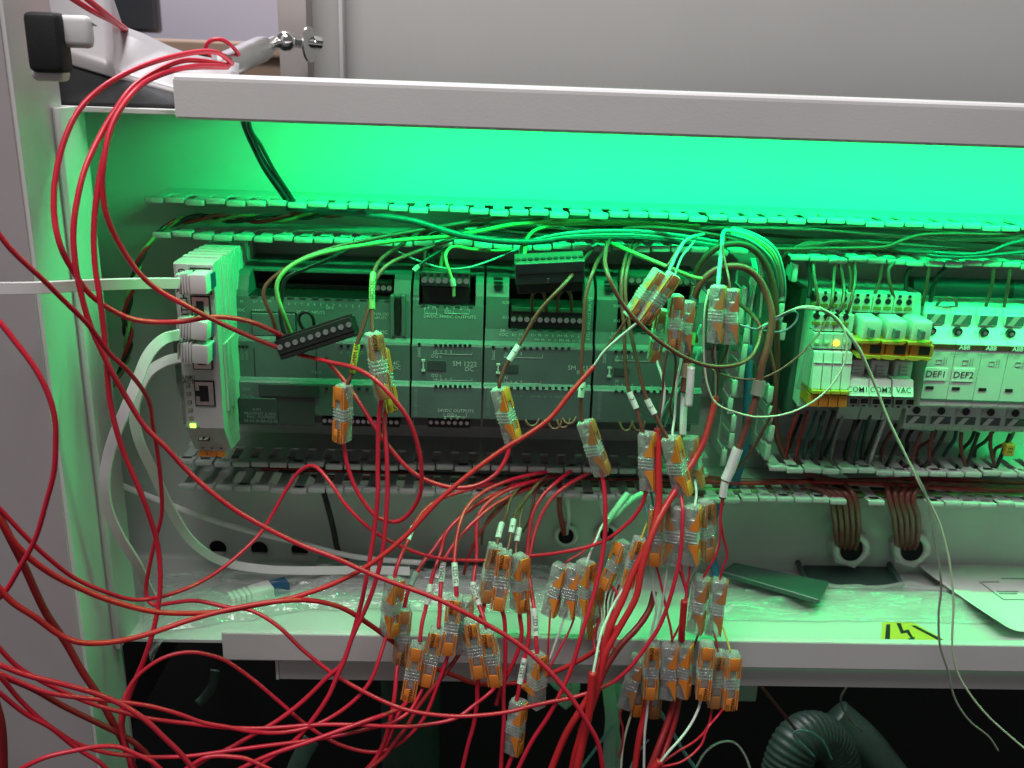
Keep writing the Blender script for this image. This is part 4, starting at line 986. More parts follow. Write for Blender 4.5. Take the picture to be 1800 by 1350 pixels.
# curled paper
P = []; nx, ny = 18, 12
b = MB(); grid = []
for j in range(ny + 1):
    row = []
    for i in range(nx + 1):
        u_, v_ = i / nx, j / ny
        lx = 1592 + (1752 - 1592) * v_ ** 1.1; py_ = 990 + (1126 - 990) * v_
        px_ = lx + (1920 - lx) * u_
        p = onfloor(px_, py_, 0.0)
        p.z += 0.004 + 0.010 * max(0, 1 - u_ * 3.2) ** 2 * (0.25 + 0.75 * v_) + 0.003 * math.sin(u_ * 4)
        row.append(b.bm.verts.new(p))
    grid.append(row)
for j in range(ny):
    for i in range(nx): b.bm.faces.new((grid[j][i], grid[j][i + 1], grid[j + 1][i + 1], grid[j + 1][i]))
o = b.build('paper_sheet', 'paper', None, True); s = o.modifiers.new('solid', 'SOLIDIFY'); s.thickness = 0.0003
tag(o, 'curled white printed paper sheet at the right end of the floor', 'paper')
def floorline(pts, h, w=0.0004):
    b = MB()
    for q0, q1 in zip(pts, pts[1:]): b.tube([onfloor(*q0, h), onfloor(*q1, h)], w, 4)
    return b
floorline([(1760, 1017), (1800, 1017)], 0.0075).build('printed_line', 'print_grey', o)
floorline([(1722, 1023), (1764, 1054), (1800, 1054)], 0.0076).build('printed_line', 'print_grey', o)
floorline([(1726, 1023), (1756, 1023)], 0.0076).build('printed_line', 'print_grey', o)
for k, (px0, px1) in enumerate(((1752, 1790), (1756, 1788))): floorline([(px0, 1040 + k * 3.5), (px1, 1040 + k * 3.5)], 0.0076, 0.0005).build('printed_line', 'print_grey', o)
# warning sticker on the front part of the floor
def flat_poly(pts, h, th=0.0003):
    P = [onfloor(x, y, h) for x, y in pts]; b = MB()
    A_ = [b.bm.verts.new(p) for p in P]; B_ = [b.bm.verts.new(p + Vector((0, 0, th))) for p in P]
    b.bm.faces.new(A_); b.bm.faces.new(B_[::-1]); n = len(P)
    for i in range(n): b.bm.faces.new((A_[i], B_[i], B_[(i + 1) % n], A_[(i + 1) % n]))
    return b
wl = flat_poly([(1551, 1094), (1604, 1094), (1668, 1130), (1548, 1130)], 0.0003).build('warning_sticker', 'sign_yellow')
tag(wl, 'yellow warning sticker with black lightning arrow near the floor edge', 'sticker')
flat_poly([(1558, 1098), (1565, 1098), (1564, 1129), (1555, 1129)], 0.0007).build('border_bar', 'ink', wl)
flat_poly([(1602, 1100), (1609, 1100), (1665, 1129), (1656, 1129)], 0.0007).build('border_bar', 'ink', wl)
flat_poly([(1576, 1096), (1583, 1096), (1588, 1109), (1597, 1107), (1605, 1121), (1608, 1119.5), (1607, 1129), (1596, 1123), (1601, 1122), (1594, 1112), (1584, 1114)], 0.0007).build('lightning_arrow', 'ink', wl)
# clear plastic wrap, a long crumpled strip on the floor
def wrap(name, x0, x1, yr0, yr1, hmax, label, m, nx, ny, seed):
    b = MB(); g = []
    for j in range(ny + 1):
        row = []
        for i in range(nx + 1):
            u_, v_ = i / nx, j / ny
            edge = min(1, 7 * min(v_, 1 - v_)) * min(1, 9 * min(u_, 1 - u_))
            px_ = x0 + (x1 - x0) * u_; py_ = yr0(u_) + (yr1(u_) - yr0(u_)) * v_ + 5 * noise.noise(Vector((u_ * 9, v_ * 2, seed)))
            p = onfloor(px_, py_, 0.001)
            n1 = noise.noise(Vector((u_ * 5, v_ * 9, seed))); n2 = noise.noise(Vector((u_ * 9, v_ * 30, seed + 5)))
            p.z += (hmax * (0.55 + 0.5 * n1) + hmax * 0.35 * n2) * edge + 0.0006
            row.append(b.bm.verts.new(p))
        g.append(row)
    for j in range(ny):
        for i in range(nx): b.bm.faces.new((g[j][i], g[j][i + 1], g[j + 1][i + 1], g[j + 1][i]))
    o = b.build(name, m, None, True); return tag(o, label, 'plastic wrap')
wrap('plastic_wrap', 1230, 1740, lambda u: 1030 + 6 * u, lambda u: 1090 + 6 * u, 0.010, 'stretched clear plastic wrap with long creases lying under the cover plate', 'clear_film', 90, 22, 1.0)
wrap('plastic_wrap', 520, 1010, lambda u: 1000 + 4 * u, lambda u: 1072 + 5 * u, 0.012, 'crinkled clear plastic wrap lying behind the middle connectors', 'clear_film', 90, 24, 4.0)
wrap('plastic_bag', 250, 640, lambda u: 1012 - 6 * u, lambda u: 1118 - 60 * u, 0.012, 'crumpled clear bag over the loose plug at the left floor end', 'clear_bag', 70, 24, 8.0)
# loose plug inside the bag
a_, b_ = onfloor(404, 1058, 0.006), onfloor(505, 1030, 0.006)
ex = (b_ - a_); ln = ex.length; ex.normalize(); an = math.atan2(ex.y, ex.x)
M = Matrix.Translation((a_.x, a_.y, FZ + 0.006)) @ Matrix.Rotation(an, 4, 'Z')
t = bpy.data.objects.new('loose_plug', None); COL.objects.link(t); t.matrix_basis = M; tag(t, 'loose white network plug with blue end lying in the clear bag', 'network plug')
for i in range(4): MB().box((i * 0.0036, -0.0055 - i * .0003, -0.005), (i * 0.0036 + 0.0024, 0.0055 + i * .0003, 0.005), 0.0006).build('boot_rib', 'white_plastic', t, 'auto')
MB().box((0.001, -0.0045, -0.0045), (0.015, 0.0045, 0.0045)).build('boot_core', 'boot_grey', t)
MB().box((0.014, -0.0062, -0.0055), (ln * 0.72, 0.0062, 0.0055), 0.0008).build('plug_shell', 'white_plastic', t, 'auto')
MB().box((ln * 0.72, -0.0056, -0.005), (ln, 0.0056, 0.005), 0.0006).build('plug_nose', 'blue_clear', t, 'auto')
# strip of film hanging over the edge
wrap_h = MB(); g = []
for j in range(9):
    row = []
    for i in range(7):
        p = U(258 + 30 * i / 6 * (1 - j / 9) + 6 * j / 8, 1122 + 40 * j / 8, -0.110 - 0.003 * math.sin(i + j)); row.append(wrap_h.bm.verts.new(p))
    g.append(row)
for j in range(8):
    for i in range(6): wrap_h.bm.faces.new((g[j][i], g[j][i + 1], g[j + 1][i + 1], g[j + 1][i]))
tag(wrap_h.build('film_scrap', 'clear_bag', None, True), 'small clear film scrap hanging over the floor edge below the bag', 'plastic film')

# ================================================================== dim things under the cabinet
def hanging_strap(name, label, pts, w, m, th=0.0008, cat='strap'):
    return wire(name, label, m, 1, pts, flat=(w, th * 1000), cat=cat)
hanging_strap('cable_tie_strap', 'pale green strap hanging below the cabinet under the connector cluster', [(1068, 1195, -40), (1072, 1230, -40), (1075, 1262, -40), (1072, 1300, -38), (1070, 1360, -36)], 5, 'strap_green')
hanging_strap('cable_tie_strap', 'second pale green strap doubled up right behind the first strap', [(1090, 1195, -30), (1085, 1240, -30), (1080, 1280, -30), (1086, 1320, -28), (1084, 1360, -26)], 4, 'strap_green')
hanging_strap('strap_knot', 'short green strap end poking out under the rail', [(975, 1192, -35), (990, 1205, -36), (1005, 1200, -36), (1000, 1225, -35), (985, 1240, -35)], 6, 'strap_green')
hanging_strap('cloth_scrap', 'small green scrap hanging in the dark at lower left', [(378, 1178, 60), (374, 1205, 60), (358, 1228, 58), (348, 1238, 55)], 4, 'hose_green', cat='scrap')
hanging_strap('floor_strap', 'dim green band on the dark floor under the red wires', [(548, 1300, 60), (530, 1330, 50), (515, 1365, 40)], 8, 'hose_green')
def coil(label, pts, r, ribs=True):
    P = spline(path(smooth_depth(pts, 100)), 34)
    b = MB().tube(P, [r / 1000 * (1 + (0.028 if ribs else 0.0) * math.sin(k * 1.3)) for k in range(len(P))], 20)
    o = b.build('ribbed_hose', 'hose_green', None, True); return tag(o, label, 'hose')
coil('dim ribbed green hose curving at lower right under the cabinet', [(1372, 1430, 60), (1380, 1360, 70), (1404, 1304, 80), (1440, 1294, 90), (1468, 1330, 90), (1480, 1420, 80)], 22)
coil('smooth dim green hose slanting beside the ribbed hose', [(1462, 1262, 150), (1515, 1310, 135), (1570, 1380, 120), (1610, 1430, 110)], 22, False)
wire('loop_wire', 'pale green wire loop before the dim hoses', 'cyan_wire', 0.9, [(1432, 1330, 20), (1412, 1310, 20), (1395, 1293, 20), (1400, 1285, 20), (1425, 1287, 20), (1448, 1305, 20), (1462, 1335, 20)])
wire('loop_wire', 'pale wire arch at the lower picture edge beside the red wires', 'white_wire', 0.9, [(1222, 1352, -60), (1240, 1322, -60), (1265, 1305, -60), (1290, 1305, -60), (1308, 1325, -60), (1320, 1355, -60)])
wire('brown_cable', 'brown cable slanting down from under the rail to the hoses', 'brown_wire', 1.5, [(1335, 1203, 30), (1365, 1240, 40), (1398, 1282, 50)])
wire('thin_cable', 'thin dim cable hanging under the rail toward the smooth hose', 'grey_wire', 0.9, [(1490, 1205, 40), (1478, 1230, 50), (1490, 1260, 60), (1515, 1285, 70)])
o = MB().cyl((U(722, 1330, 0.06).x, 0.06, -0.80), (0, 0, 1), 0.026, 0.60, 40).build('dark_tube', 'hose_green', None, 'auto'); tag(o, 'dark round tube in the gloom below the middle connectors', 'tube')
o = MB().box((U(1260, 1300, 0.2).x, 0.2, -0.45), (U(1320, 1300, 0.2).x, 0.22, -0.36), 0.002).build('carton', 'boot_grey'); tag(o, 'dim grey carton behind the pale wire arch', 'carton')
o = MB().box((-0.6, 0.30, -0.80), (XR + .3, 0.32, FLZ - 0.03)).build('shade_backdrop', 'under_shade_dark'); tag(o, 'added dark backdrop giving the shade under the cabinet', 'board')  # added backdrop that keeps the space beneath dark

# ================================================================== lever connectors
def conn_meshes():
    mm = 0.001
    h = MB()
    h.box((-4.05*mm, -4.0*mm, -17.8*mm), (4.05*mm, 4.6*mm, 17.8*mm), 1.3*mm, seg=3)
    hm = h.mesh('housing', 'auto'); hm.materials.append(MATS['clear_plastic'])
    r = MB()
    for z in (-3.0, -1.0, 1.0, 3.0): r.box((-4.3*mm, -4.4*mm, (z-.55)*mm), (4.3*mm, 4.75*mm, (z+.55)*mm), 0.35*mm, seg=1)
    for s in (1, -1):
        r.box((-3.3*mm, 0.4*mm, s*10*mm), (-2.9*mm, 4.2*mm, s*17*mm)); r.box((2.9*mm, 0.4*mm, s*10*mm), (3.3*mm, 4.2*mm, s*17*mm))
        r.cyl((0, 2.0*mm, s*17.4*mm), (0, 0, -s), 2.7*mm, 6*mm, 14, 2.0*mm)
    rm = r.mesh('inner_ribs', 'auto'); rm.materials.append(MATS['clear_plastic'])
    l = MB()
    l.box((-2.8*mm, -4.9*mm, 9.2*mm), (2.8*mm, -4.0*mm, 17.6*mm), 0.42*mm, seg=2)
    for s in (1, -1):
        l.box((s*2.1*mm, -4.8*mm, 3.8*mm), (s*2.8*mm, -4.0*mm, 9.5*mm))
        pts = [(-4.4*mm, 17.0*mm), (-4.4*mm, 4.2*mm), (-0.4*mm, 4.2*mm), (0.5*mm, 4.8*mm), (0.7*mm, 5.8*mm), (-0.2*mm, 7.4*mm), (-1.8*mm, 10.0*mm), (-3.0*mm, 13.6*mm)]
        l.prism(pts, 0, s*3.4*mm, s*4.14*mm)
    lm = l.mesh('lever', 'auto')
    c = MB()
    for s in (1, -1): c.box((-1.9*mm, -2.6*mm, s*4.2*mm), (1.9*mm, 1.8*mm, s*9.6*mm), 0.3*mm, seg=1)
    c.box((-1.4*mm, 1.9*mm, -11*mm), (1.4*mm, 2.7*mm, 11*mm))
    cm_ = c.mesh('clamp', 'auto'); cm_.materials.append(MATS['tin'])
    return hm, rm, lm, cm_
HM, RM, LMs, CM = conn_meshes()
LEV = {}
for k in ('orange_lever', 'orange_green_lit'):
    LEV[k] = LMs.copy(); LEV[k].materials.append(MATS[k])
TW = text_mesh('WAGO', 0.02).copy(); TW.materials.clear(); TW.materials.append(MATS['ink'])
T2 = text_mesh('221').copy(); T2.materials.clear(); T2.materials.append(MATS['ink'])
def connector(label, top, bot, Y, roll=0.0, printed='top', m='orange_lever', dY=0, opened=None, L=None):
    """top and bot: photo pixels of the two ends; roll turns the levers from facing the viewer (0) to facing right (90)"""
    A, B = U(*top, Y / 1000), U(*bot, (Y + dY) / 1000)
    ez = (A - B).normalized(); ey = Vector((0, 1, 0)); ex = ey.cross(ez).normalized(); ey = ez.cross(ex)
    M = Matrix(((ex.x, ey.x, ez.x, 0), (ex.y, ey.y, ez.y, 0), (ex.z, ey.z, ez.z, 0), (0, 0, 0, 1)))
    M = Matrix.Translation((A + B) / 2) @ M @ Matrix.Rotation(math.radians(roll), 4, 'Z')
    ln = (A - B).length / 0.0356
    sc = min(1.12, max(0.9, ln))
    M = M @ Matrix.Scale(sc, 4)
    t = bpy.data.objects.new('lever_connector', None); COL.objects.link(t); t.matrix_basis = M; t.empty_display_size = 0.005
    tag(t, label, 'wire connector', 'clear lever connectors')
    hs = place(HM, 'housing', t); place(RM, 'inner_ribs', hs); place(CM, 'clamp', t)
    for s, nm in ((1, 'top'), (-1, 'bot')):
        F = Matrix.Identity(4) if s > 0 else Matrix.Rotation(math.pi, 4, 'Y')
        if opened == nm: F = F @ Matrix.Translation((0, 0, 0.006)) @ Matrix.Rotation(math.radians(-88), 4, 'X') @ Matrix.Translation((0, 0.002, -0.006))
        lv = place(LEV[m], 'lever', t, F)
        if printed == nm:
            BM_ = FRONT @ Matrix.Rotation(math.radians(90), 4, 'Z')
            place(TW, 'lettering', lv, Matrix.Translation((-0.0009, -0.00505, 0.0132)) @ BM_ @ Matrix.Diagonal((0.0029, 0.0031, 1, 1)))
            place(T2, 'lettering', lv, Matrix.Translation((0.0019, -0.00505, 0.0145)) @ BM_ @ Matrix.Diagonal((0.0024, 0.0023, 1, 1)))
    return t
O, DU = 'orange_lever', 'orange_green_lit'
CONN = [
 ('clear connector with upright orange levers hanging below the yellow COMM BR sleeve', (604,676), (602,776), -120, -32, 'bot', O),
 ('clear connector with levers coloured tan for green light hanging before the processor under a green sleeve', (656,584), (674,700), -122, 24, 'top', DU),
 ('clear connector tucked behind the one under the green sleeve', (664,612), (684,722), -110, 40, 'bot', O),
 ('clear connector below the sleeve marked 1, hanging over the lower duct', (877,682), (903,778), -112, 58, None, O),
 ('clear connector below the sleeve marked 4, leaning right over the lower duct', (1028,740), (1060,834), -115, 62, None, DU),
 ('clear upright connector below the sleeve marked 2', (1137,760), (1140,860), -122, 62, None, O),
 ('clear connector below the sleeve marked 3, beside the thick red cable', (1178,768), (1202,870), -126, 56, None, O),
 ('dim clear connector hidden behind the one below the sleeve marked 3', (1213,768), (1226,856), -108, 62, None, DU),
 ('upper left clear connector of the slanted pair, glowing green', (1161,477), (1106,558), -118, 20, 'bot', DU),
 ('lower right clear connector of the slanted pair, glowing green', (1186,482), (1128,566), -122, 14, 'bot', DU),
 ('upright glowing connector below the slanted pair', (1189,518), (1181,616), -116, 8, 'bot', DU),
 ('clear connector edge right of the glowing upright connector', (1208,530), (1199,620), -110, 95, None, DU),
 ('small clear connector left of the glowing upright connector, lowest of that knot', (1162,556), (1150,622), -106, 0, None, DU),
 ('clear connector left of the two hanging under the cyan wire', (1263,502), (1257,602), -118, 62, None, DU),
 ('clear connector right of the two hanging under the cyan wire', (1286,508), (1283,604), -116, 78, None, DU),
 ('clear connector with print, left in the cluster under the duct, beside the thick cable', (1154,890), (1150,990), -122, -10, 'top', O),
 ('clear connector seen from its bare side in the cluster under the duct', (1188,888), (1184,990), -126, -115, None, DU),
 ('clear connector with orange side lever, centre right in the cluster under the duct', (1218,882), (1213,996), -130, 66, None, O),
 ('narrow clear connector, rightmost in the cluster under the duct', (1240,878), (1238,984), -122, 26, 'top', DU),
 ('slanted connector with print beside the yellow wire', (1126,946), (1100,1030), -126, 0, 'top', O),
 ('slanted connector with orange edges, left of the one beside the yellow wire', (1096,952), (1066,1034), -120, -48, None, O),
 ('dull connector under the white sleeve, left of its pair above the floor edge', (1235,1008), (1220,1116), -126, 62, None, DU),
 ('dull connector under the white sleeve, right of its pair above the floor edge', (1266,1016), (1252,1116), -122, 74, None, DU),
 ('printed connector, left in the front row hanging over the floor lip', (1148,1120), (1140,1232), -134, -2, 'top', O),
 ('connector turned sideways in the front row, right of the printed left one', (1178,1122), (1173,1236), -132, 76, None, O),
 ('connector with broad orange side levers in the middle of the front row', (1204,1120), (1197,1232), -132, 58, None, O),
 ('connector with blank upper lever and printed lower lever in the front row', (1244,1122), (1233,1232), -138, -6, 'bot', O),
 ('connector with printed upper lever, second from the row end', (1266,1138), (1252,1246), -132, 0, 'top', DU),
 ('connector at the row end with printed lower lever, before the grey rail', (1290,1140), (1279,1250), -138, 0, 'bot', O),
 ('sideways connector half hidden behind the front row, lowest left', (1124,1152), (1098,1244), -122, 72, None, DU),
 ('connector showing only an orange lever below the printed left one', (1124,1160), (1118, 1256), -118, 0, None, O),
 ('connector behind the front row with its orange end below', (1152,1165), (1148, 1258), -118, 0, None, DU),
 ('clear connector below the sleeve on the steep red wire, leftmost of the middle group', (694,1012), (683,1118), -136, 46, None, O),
 ('connector with levers coloured olive for green light, behind the leftmost of the middle group', (712,1060), (702,1168), -130, 8, 'bot', DU),
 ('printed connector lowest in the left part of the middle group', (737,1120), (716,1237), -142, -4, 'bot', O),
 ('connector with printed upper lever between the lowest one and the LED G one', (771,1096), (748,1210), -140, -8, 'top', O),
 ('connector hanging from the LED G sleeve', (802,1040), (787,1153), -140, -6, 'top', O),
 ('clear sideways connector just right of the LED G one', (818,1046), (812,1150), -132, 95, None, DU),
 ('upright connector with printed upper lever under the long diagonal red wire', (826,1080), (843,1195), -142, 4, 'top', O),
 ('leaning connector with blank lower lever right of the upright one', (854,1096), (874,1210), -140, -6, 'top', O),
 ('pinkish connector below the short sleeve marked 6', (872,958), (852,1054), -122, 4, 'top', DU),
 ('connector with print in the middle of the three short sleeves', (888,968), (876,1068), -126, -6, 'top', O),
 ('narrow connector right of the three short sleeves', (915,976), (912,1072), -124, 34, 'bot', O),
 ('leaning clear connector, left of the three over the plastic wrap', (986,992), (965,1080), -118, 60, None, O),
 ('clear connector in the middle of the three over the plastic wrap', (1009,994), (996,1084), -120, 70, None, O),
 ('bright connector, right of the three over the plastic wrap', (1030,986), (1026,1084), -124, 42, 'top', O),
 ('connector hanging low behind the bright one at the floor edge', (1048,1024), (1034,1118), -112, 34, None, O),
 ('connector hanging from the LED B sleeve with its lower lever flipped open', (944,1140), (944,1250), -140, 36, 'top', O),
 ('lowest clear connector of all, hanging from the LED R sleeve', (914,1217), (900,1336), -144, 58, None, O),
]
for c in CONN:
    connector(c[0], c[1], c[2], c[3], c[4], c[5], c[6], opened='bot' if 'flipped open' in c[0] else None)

# ================================================================== red wires
R, RD, RS, BR = 'red_wire', 'red_dark', 'red_sheath', 'brown_wire'
LW, LY = 'label_white', 'label_yellow'
def w(label, m, r, pts, sleeves=(), Y0=-120, name='wire', **k):
    if m in (R, RD, RS) and any(len(p) > 2 and p[2] < -195 for p in pts): r *= 0.86
    return wire(name, label, m, r, pts, Y0, sleeves, **k)
w('outermost red wire looping from the strut down and across to the tilted terminal block', R, 1.45, [(408,112,-45),(380,92,-70),(330,94,-95),(250,116,-125),(185,150,-145),(140,192,-158),(112,250,-168),(97,315,-176),(95,375,-182),(104,425,-185),(120,462,-182),(155,514,-175),(193,543,-166),(241,563,-156),(310,566,-142),(379,557,-130),(441,566,-116),(500,592,-96)])
w('red wire from the strut forming the long diagonal across the whole picture to the bottom', R, 1.45, [(403,115,-50),(330,106,-92),(280,122,-112),(235,152,-128),(205,190,-142),(178,235,-152),(150,295,-166),(135,355,-175),(129,410,-180),(132,460,-182),(140,505,-182),(158,570,-180),(193,647,-176),(224,702,-172),(255,750,-168),(293,788,-164),(331,829,-160),(379,871,-158),(427,905,-156),(520,954,-156),(590,981,-158),(659,1012,-160),(762,1050,-164),(800,1068,-166),(855,1097,-168),(911,1132,-170),(960,1174,-174),(1000,1221,-178),(1031,1268,-180),(1051,1306,-180),(1061,1360,-180)])
w('red wire from the strut hanging straight down past the white cable loop', R, 1.45, [(400,118,-55),(320,120,-98),(270,135,-114),(232,165,-130),(205,205,-144),(186,262,-154),(172,330,-162),(165,400,-168),(167,465,-172),(175,520,-174),(184,595,-174),(188,650,-174),(193,702,-174),(203,750,-174),(220,802,-172),(245,860,-170),(262,905,-168),(274,945,-166),(281,988,-166),(281,1043,-168),(272,1098,-172),(255,1154,-176),(238,1195,-178),(222,1240,-182),(215,1275,-184),(222,1310,-186),(232,1360,-188)])
w('inner red wire from the strut crossing the switch to the terminal block end', R, 1.45, [(398,116,-60),(330,118,-98),(260,142,-124),(220,180,-144),(195,225,-154),(182,290,-162),(180,330,-163),(188,380,-162),(207,424,-158),(241,476,-152),(276,508,-146),(327,537,-142),(379,564,-132),(431,588,-118),(490,612,-100)])
w('small red wire loop standing up beside the strut end', R, 1.3, [(404,110,-20),(375,102,-22),(362,88,-22),(370,72,-22),(390,70,-20),(408,82,-16),(420,96,-10)])
w('upper of the two red wires entering at the top over the foil', R, 1.6, [(140,-12,-125),(178,18,-110),(206,40,-80),(222,52,-36)])
w('lower of the two red wires entering at the top over the foil', R, 1.6, [(112,-12,-130),(160,18,-112),(203,40,-78),(220,54,-34)])
w('very long red wire from the left edge past the clear bag under the middle connectors', R, 1.45, [(-12,398,-230),(21,440,-226),(76,492,-216),(114,530,-206),(155,571,-196),(193,622,-186),(220,647,-178),(248,681,-166),(263,709,-157),(269,750,-148),(276,790,-142),(283,850,-137),(284,905,-133),(272,954,-131),(261,1005,-130),(257,1043,-130),(268,1062,-132),(300,1060,-135),(344,1056,-140),(400,1067,-142),(444,1074,-144),(489,1101,-148),(533,1143,-152),(584,1183,-156),(636,1214,-160),(689,1239,-164),(733,1252,-166),(800,1259,-166),(860,1256,-165),(900,1250,-163),(930,1242,-162),(967,1234,-162),(1003,1227,-160),(1045,1214,-158),(1080,1197,-156),(1112,1168,-154),(1138,1133,-152),(1156,1107,-150),(1168,1080,-148),(1182,1037,-146),(1196,974,-142),(1200,903,-136),(1197,868,-127)], sub=7)
w('red wire bowing out from the left edge and back in front of the post', R, 1.5, [(-14,555,-236),(0,567),(28,602),(59,643),(83,688),(96,733),(98,778),(95,829),(83,877),(62,947),(34,999),(7,1043),(-14,1060,-236)])
w('red wire humped over the lower duct, ending at the connector below sleeve 2', R, 1.4, [(-12,882,-228),(52,950,-218),(90,985,-210),(131,1016,-200),(179,1038,-190),(234,1054,-176),(282,1049,-165),(331,1033,-150),(372,1012,-138),(413,981,-126),(458,937,-112),(485,893,-104),(505,858,-100),(527,828,-98),(551,819,-100),(579,846,-110),(610,890,-118),(653,931,-122),(700,958,-122),(751,977,-120),(800,984,-116),(853,985,-112),(890,982,-110),(927,978,-112),(986,971,-118),(1055,954,-122),(1100,923,-123),(1127,890,-123),(1138,854,-122)], sub=7)
w('thick red two-core cable sweeping up from the left edge to the bare core split', RS, 1.8, [(-12,898,-236),(34,964,-228),(86,1006,-218),(138,1033,-208),(189,1054,-200),(258,1073,-190),(310,1078,-182),(379,1076,-174),(448,1064,-168),(517,1050,-162),(586,1026,-157),(649,993,-152),(711,944,-146),(769,882,-140),(822,836,-135),(883,791,-130),(934,760,-127),(969,733,-124),(1003,691,-120),(1045,643,-114)], name='cable', cat='cable')
w('thick red cable sagging along the floor lip behind the middle connectors', RS, 1.8, [(-12,1022,-240),(21,1058,-236),(62,1085,-230),(100,1113,-224),(130,1127,-220),(165,1131,-214),(214,1126,-206),(269,1112,-196),(327,1092,-186),(379,1077,-178),(440,1064,-172),(500,1056,-168),(550,1056,-160),(600,1068,-152),(650,1098,-142),(680,1120,-132),(710,1142,-127),(760,1172,-124),(800,1188,-123),(836,1201,-123),(893,1202,-124),(933,1196,-126),(973,1182,-130),(1022,1159,-134),(1050,1140,-138),(1085,1102,-142)], name='cable', cat='cable')
# lower left sheaf
w('red wire of the lower left sheaf running flat right to the leaning connector', R, 1.45, [(-8,1132,-230),(29,1170,-225),(67,1194,-220),(122,1221,-212),(167,1239,-206),(211,1251,-200),(262,1263,-192),(333,1272,-184),(400,1279,-178),(467,1280,-174),(556,1274,-170),(622,1274,-168),(689,1277,-165),(733,1276,-162),(800,1263,-158),(833,1240,-152),(862,1217,-147),(872,1205,-142)])
w('bright red wire curving across the lower left to the bottom edge', R, 1.7, [(-8,1166,-240),(44,1186,-234),(111,1203,-226),(173,1221,-218),(218,1241,-214),(256,1266,-212),(289,1297,-210),(316,1323,-208),(345,1358,-206)])
w('red wire of the lower left sheaf rising to the leftmost middle connector', R, 1.45, [(-8,1180,-232),(44,1203,-226),(89,1219,-222),(156,1228,-214),(213,1234,-206),(262,1241,-200),(311,1254,-194),(356,1270,-188),(400,1278,-184),(444,1286,-180),(489,1288,-176),(533,1281,-172),(578,1263,-166),(622,1232,-160),(651,1197,-154),(667,1157,-148),(678,1122,-140),(684,1108,-137)])
w('dark thick red wire of the lower left sheaf dropping to the bottom', RD, 1.9, [(-8,1184,-225),(56,1210,-216),(111,1241,-206),(178,1274,-198),(218,1294,-194),(244,1312,-192),(267,1337,-190),(278,1360,-190)])
w('red wire of the lower left sheaf ending at the printed connector beside the lowest one', R, 1.45, [(-8,1182,-236),(7,1197,-234),(33,1228,-230),(67,1261,-226),(100,1286,-222),(133,1306,-216),(178,1321,-210),(222,1328,-204),(267,1331,-198),(333,1329,-192),(400,1320,-186),(467,1311,-180),(533,1303,-174),(600,1292,-168),(656,1279,-163),(689,1270,-158),(720,1250,-152),(738,1220,-145),(748,1200,-140)])
w('red wire of the lower left sheaf leaving the picture low under the post', R, 1.45, [(-8,1212,-238),(44,1254,-230),(89,1279,-224),(133,1314,-218),(173,1339,-214),(196,1360,-212)])
w('red wire arching low at the bottom left corner', R, 1.5, [(20,1360,-240),(78,1332,-234),(133,1319,-228),(178,1312,-222),(211,1314,-218),(240,1326,-216),(267,1339,-214),(290,1360,-212)])
w('thick dark red cable crossing the post down to the lower left', RD, 2.3, [(-10,890,-220),(20,950,-214),(41,992,-210),(67,1050,-205),(84,1083,-202),(116,1130,-198),(144,1179,-196),(173,1223,-194),(196,1266,-192),(213,1297,-190),(224,1322,-190),(240,1362,-190)], name='cable', cat='cable')
w('thick red cable at the extreme lower left edge', RD, 2.8, [(-12,1225,-250),(2,1280,-248),(6,1365,-246)], name='cable', cat='cable')
w('red wire arching from the post foot over the dark gap to the LED G connector', R, 1.4, [(236,1360,-200),(214,1290,-196),(213,1250,-192),(222,1219,-186),(242,1188,-180),(278,1161,-174),(311,1149,-170),(344,1147,-167),(378,1154,-165),(400,1163,-164),(444,1194,-162),(489,1232,-160),(533,1270,-160),(573,1297,-160),(611,1314,-160),(656,1322,-160),(689,1314,-158),(718,1294,-156),(747,1259,-152),(767,1210,-147),(785,1160,-142),(790,1142,-140)])
w('left of the two red wires dropping from the tan connector and swinging to lower left', R, 1.4, [(672,690,-122),(666,740,-124),(664,819,-128),(664,867,-132),(658,933,-136),(647,1000,-142),(636,1056,-146),(616,1128,-152),(600,1168,-156),(578,1188,-158),(533,1232,-162),(489,1266,-168),(444,1292,-174),(400,1317,-180),(364,1333,-186),(325,1360,-190)])
w('right of the two red wires dropping from the tan connector and swinging to lower left', R, 1.4, [(680,712,-112),(676,745,-118),(680,802,-126),(681,860,-130),(680,889,-132),(673,967,-138),(660,1022,-142),(644,1067,-148),(618,1123,-154),(607,1157,-158),(593,1188,-162),(576,1226,-166),(544,1272,-170),(516,1303,-174),(478,1330,-178),(440,1360,-182)])
w('red wire hump at the bottom edge below the dark gap', R, 1.5, [(312,1362,-200),(356,1334,-198),(378,1329,-196),(405,1330,-195),(433,1334,-194),(490,1360,-192)])
w('red wire from the bottom edge slanting up to the lowest printed connector', R, 1.4, [(406,1360,-190),(467,1330,-184),(540,1305,-178),(600,1283,-172),(650,1265,-166),(690,1251,-158),(712,1238,-148),(718,1222,-143)])
w('red wire under the olive connector dropping to the bottom edge', R, 1.4, [(703,1158,-130),(698,1175,-136),(694,1219,-146),(687,1261,-152),(676,1301,-158),(660,1334,-162),(638,1360,-166)])
w('red wire under the lowest printed connector dropping to the bottom edge', R, 1.4, [(719,1226,-142),(708,1243,-146),(698,1261,-150),(684,1297,-156),(667,1330,-160),(650,1360,-164)])
w('red wire from the sideways connector beside LED G curving to the bottom edge', RD, 1.4, [(812,1142,-132),(800,1160,-136),(782,1184,-142),(756,1215,-148),(733,1246,-152),(716,1276,-156),(693,1306,-160),(676,1329,-162),(634,1362,-168)])
w('red wire under the upright printed connector hanging to the bottom', R, 1.4, [(842,1186,-142),(839,1210,-143),(839,1230,-144),(833,1272,-148),(822,1312,-152),(811,1360,-156)])
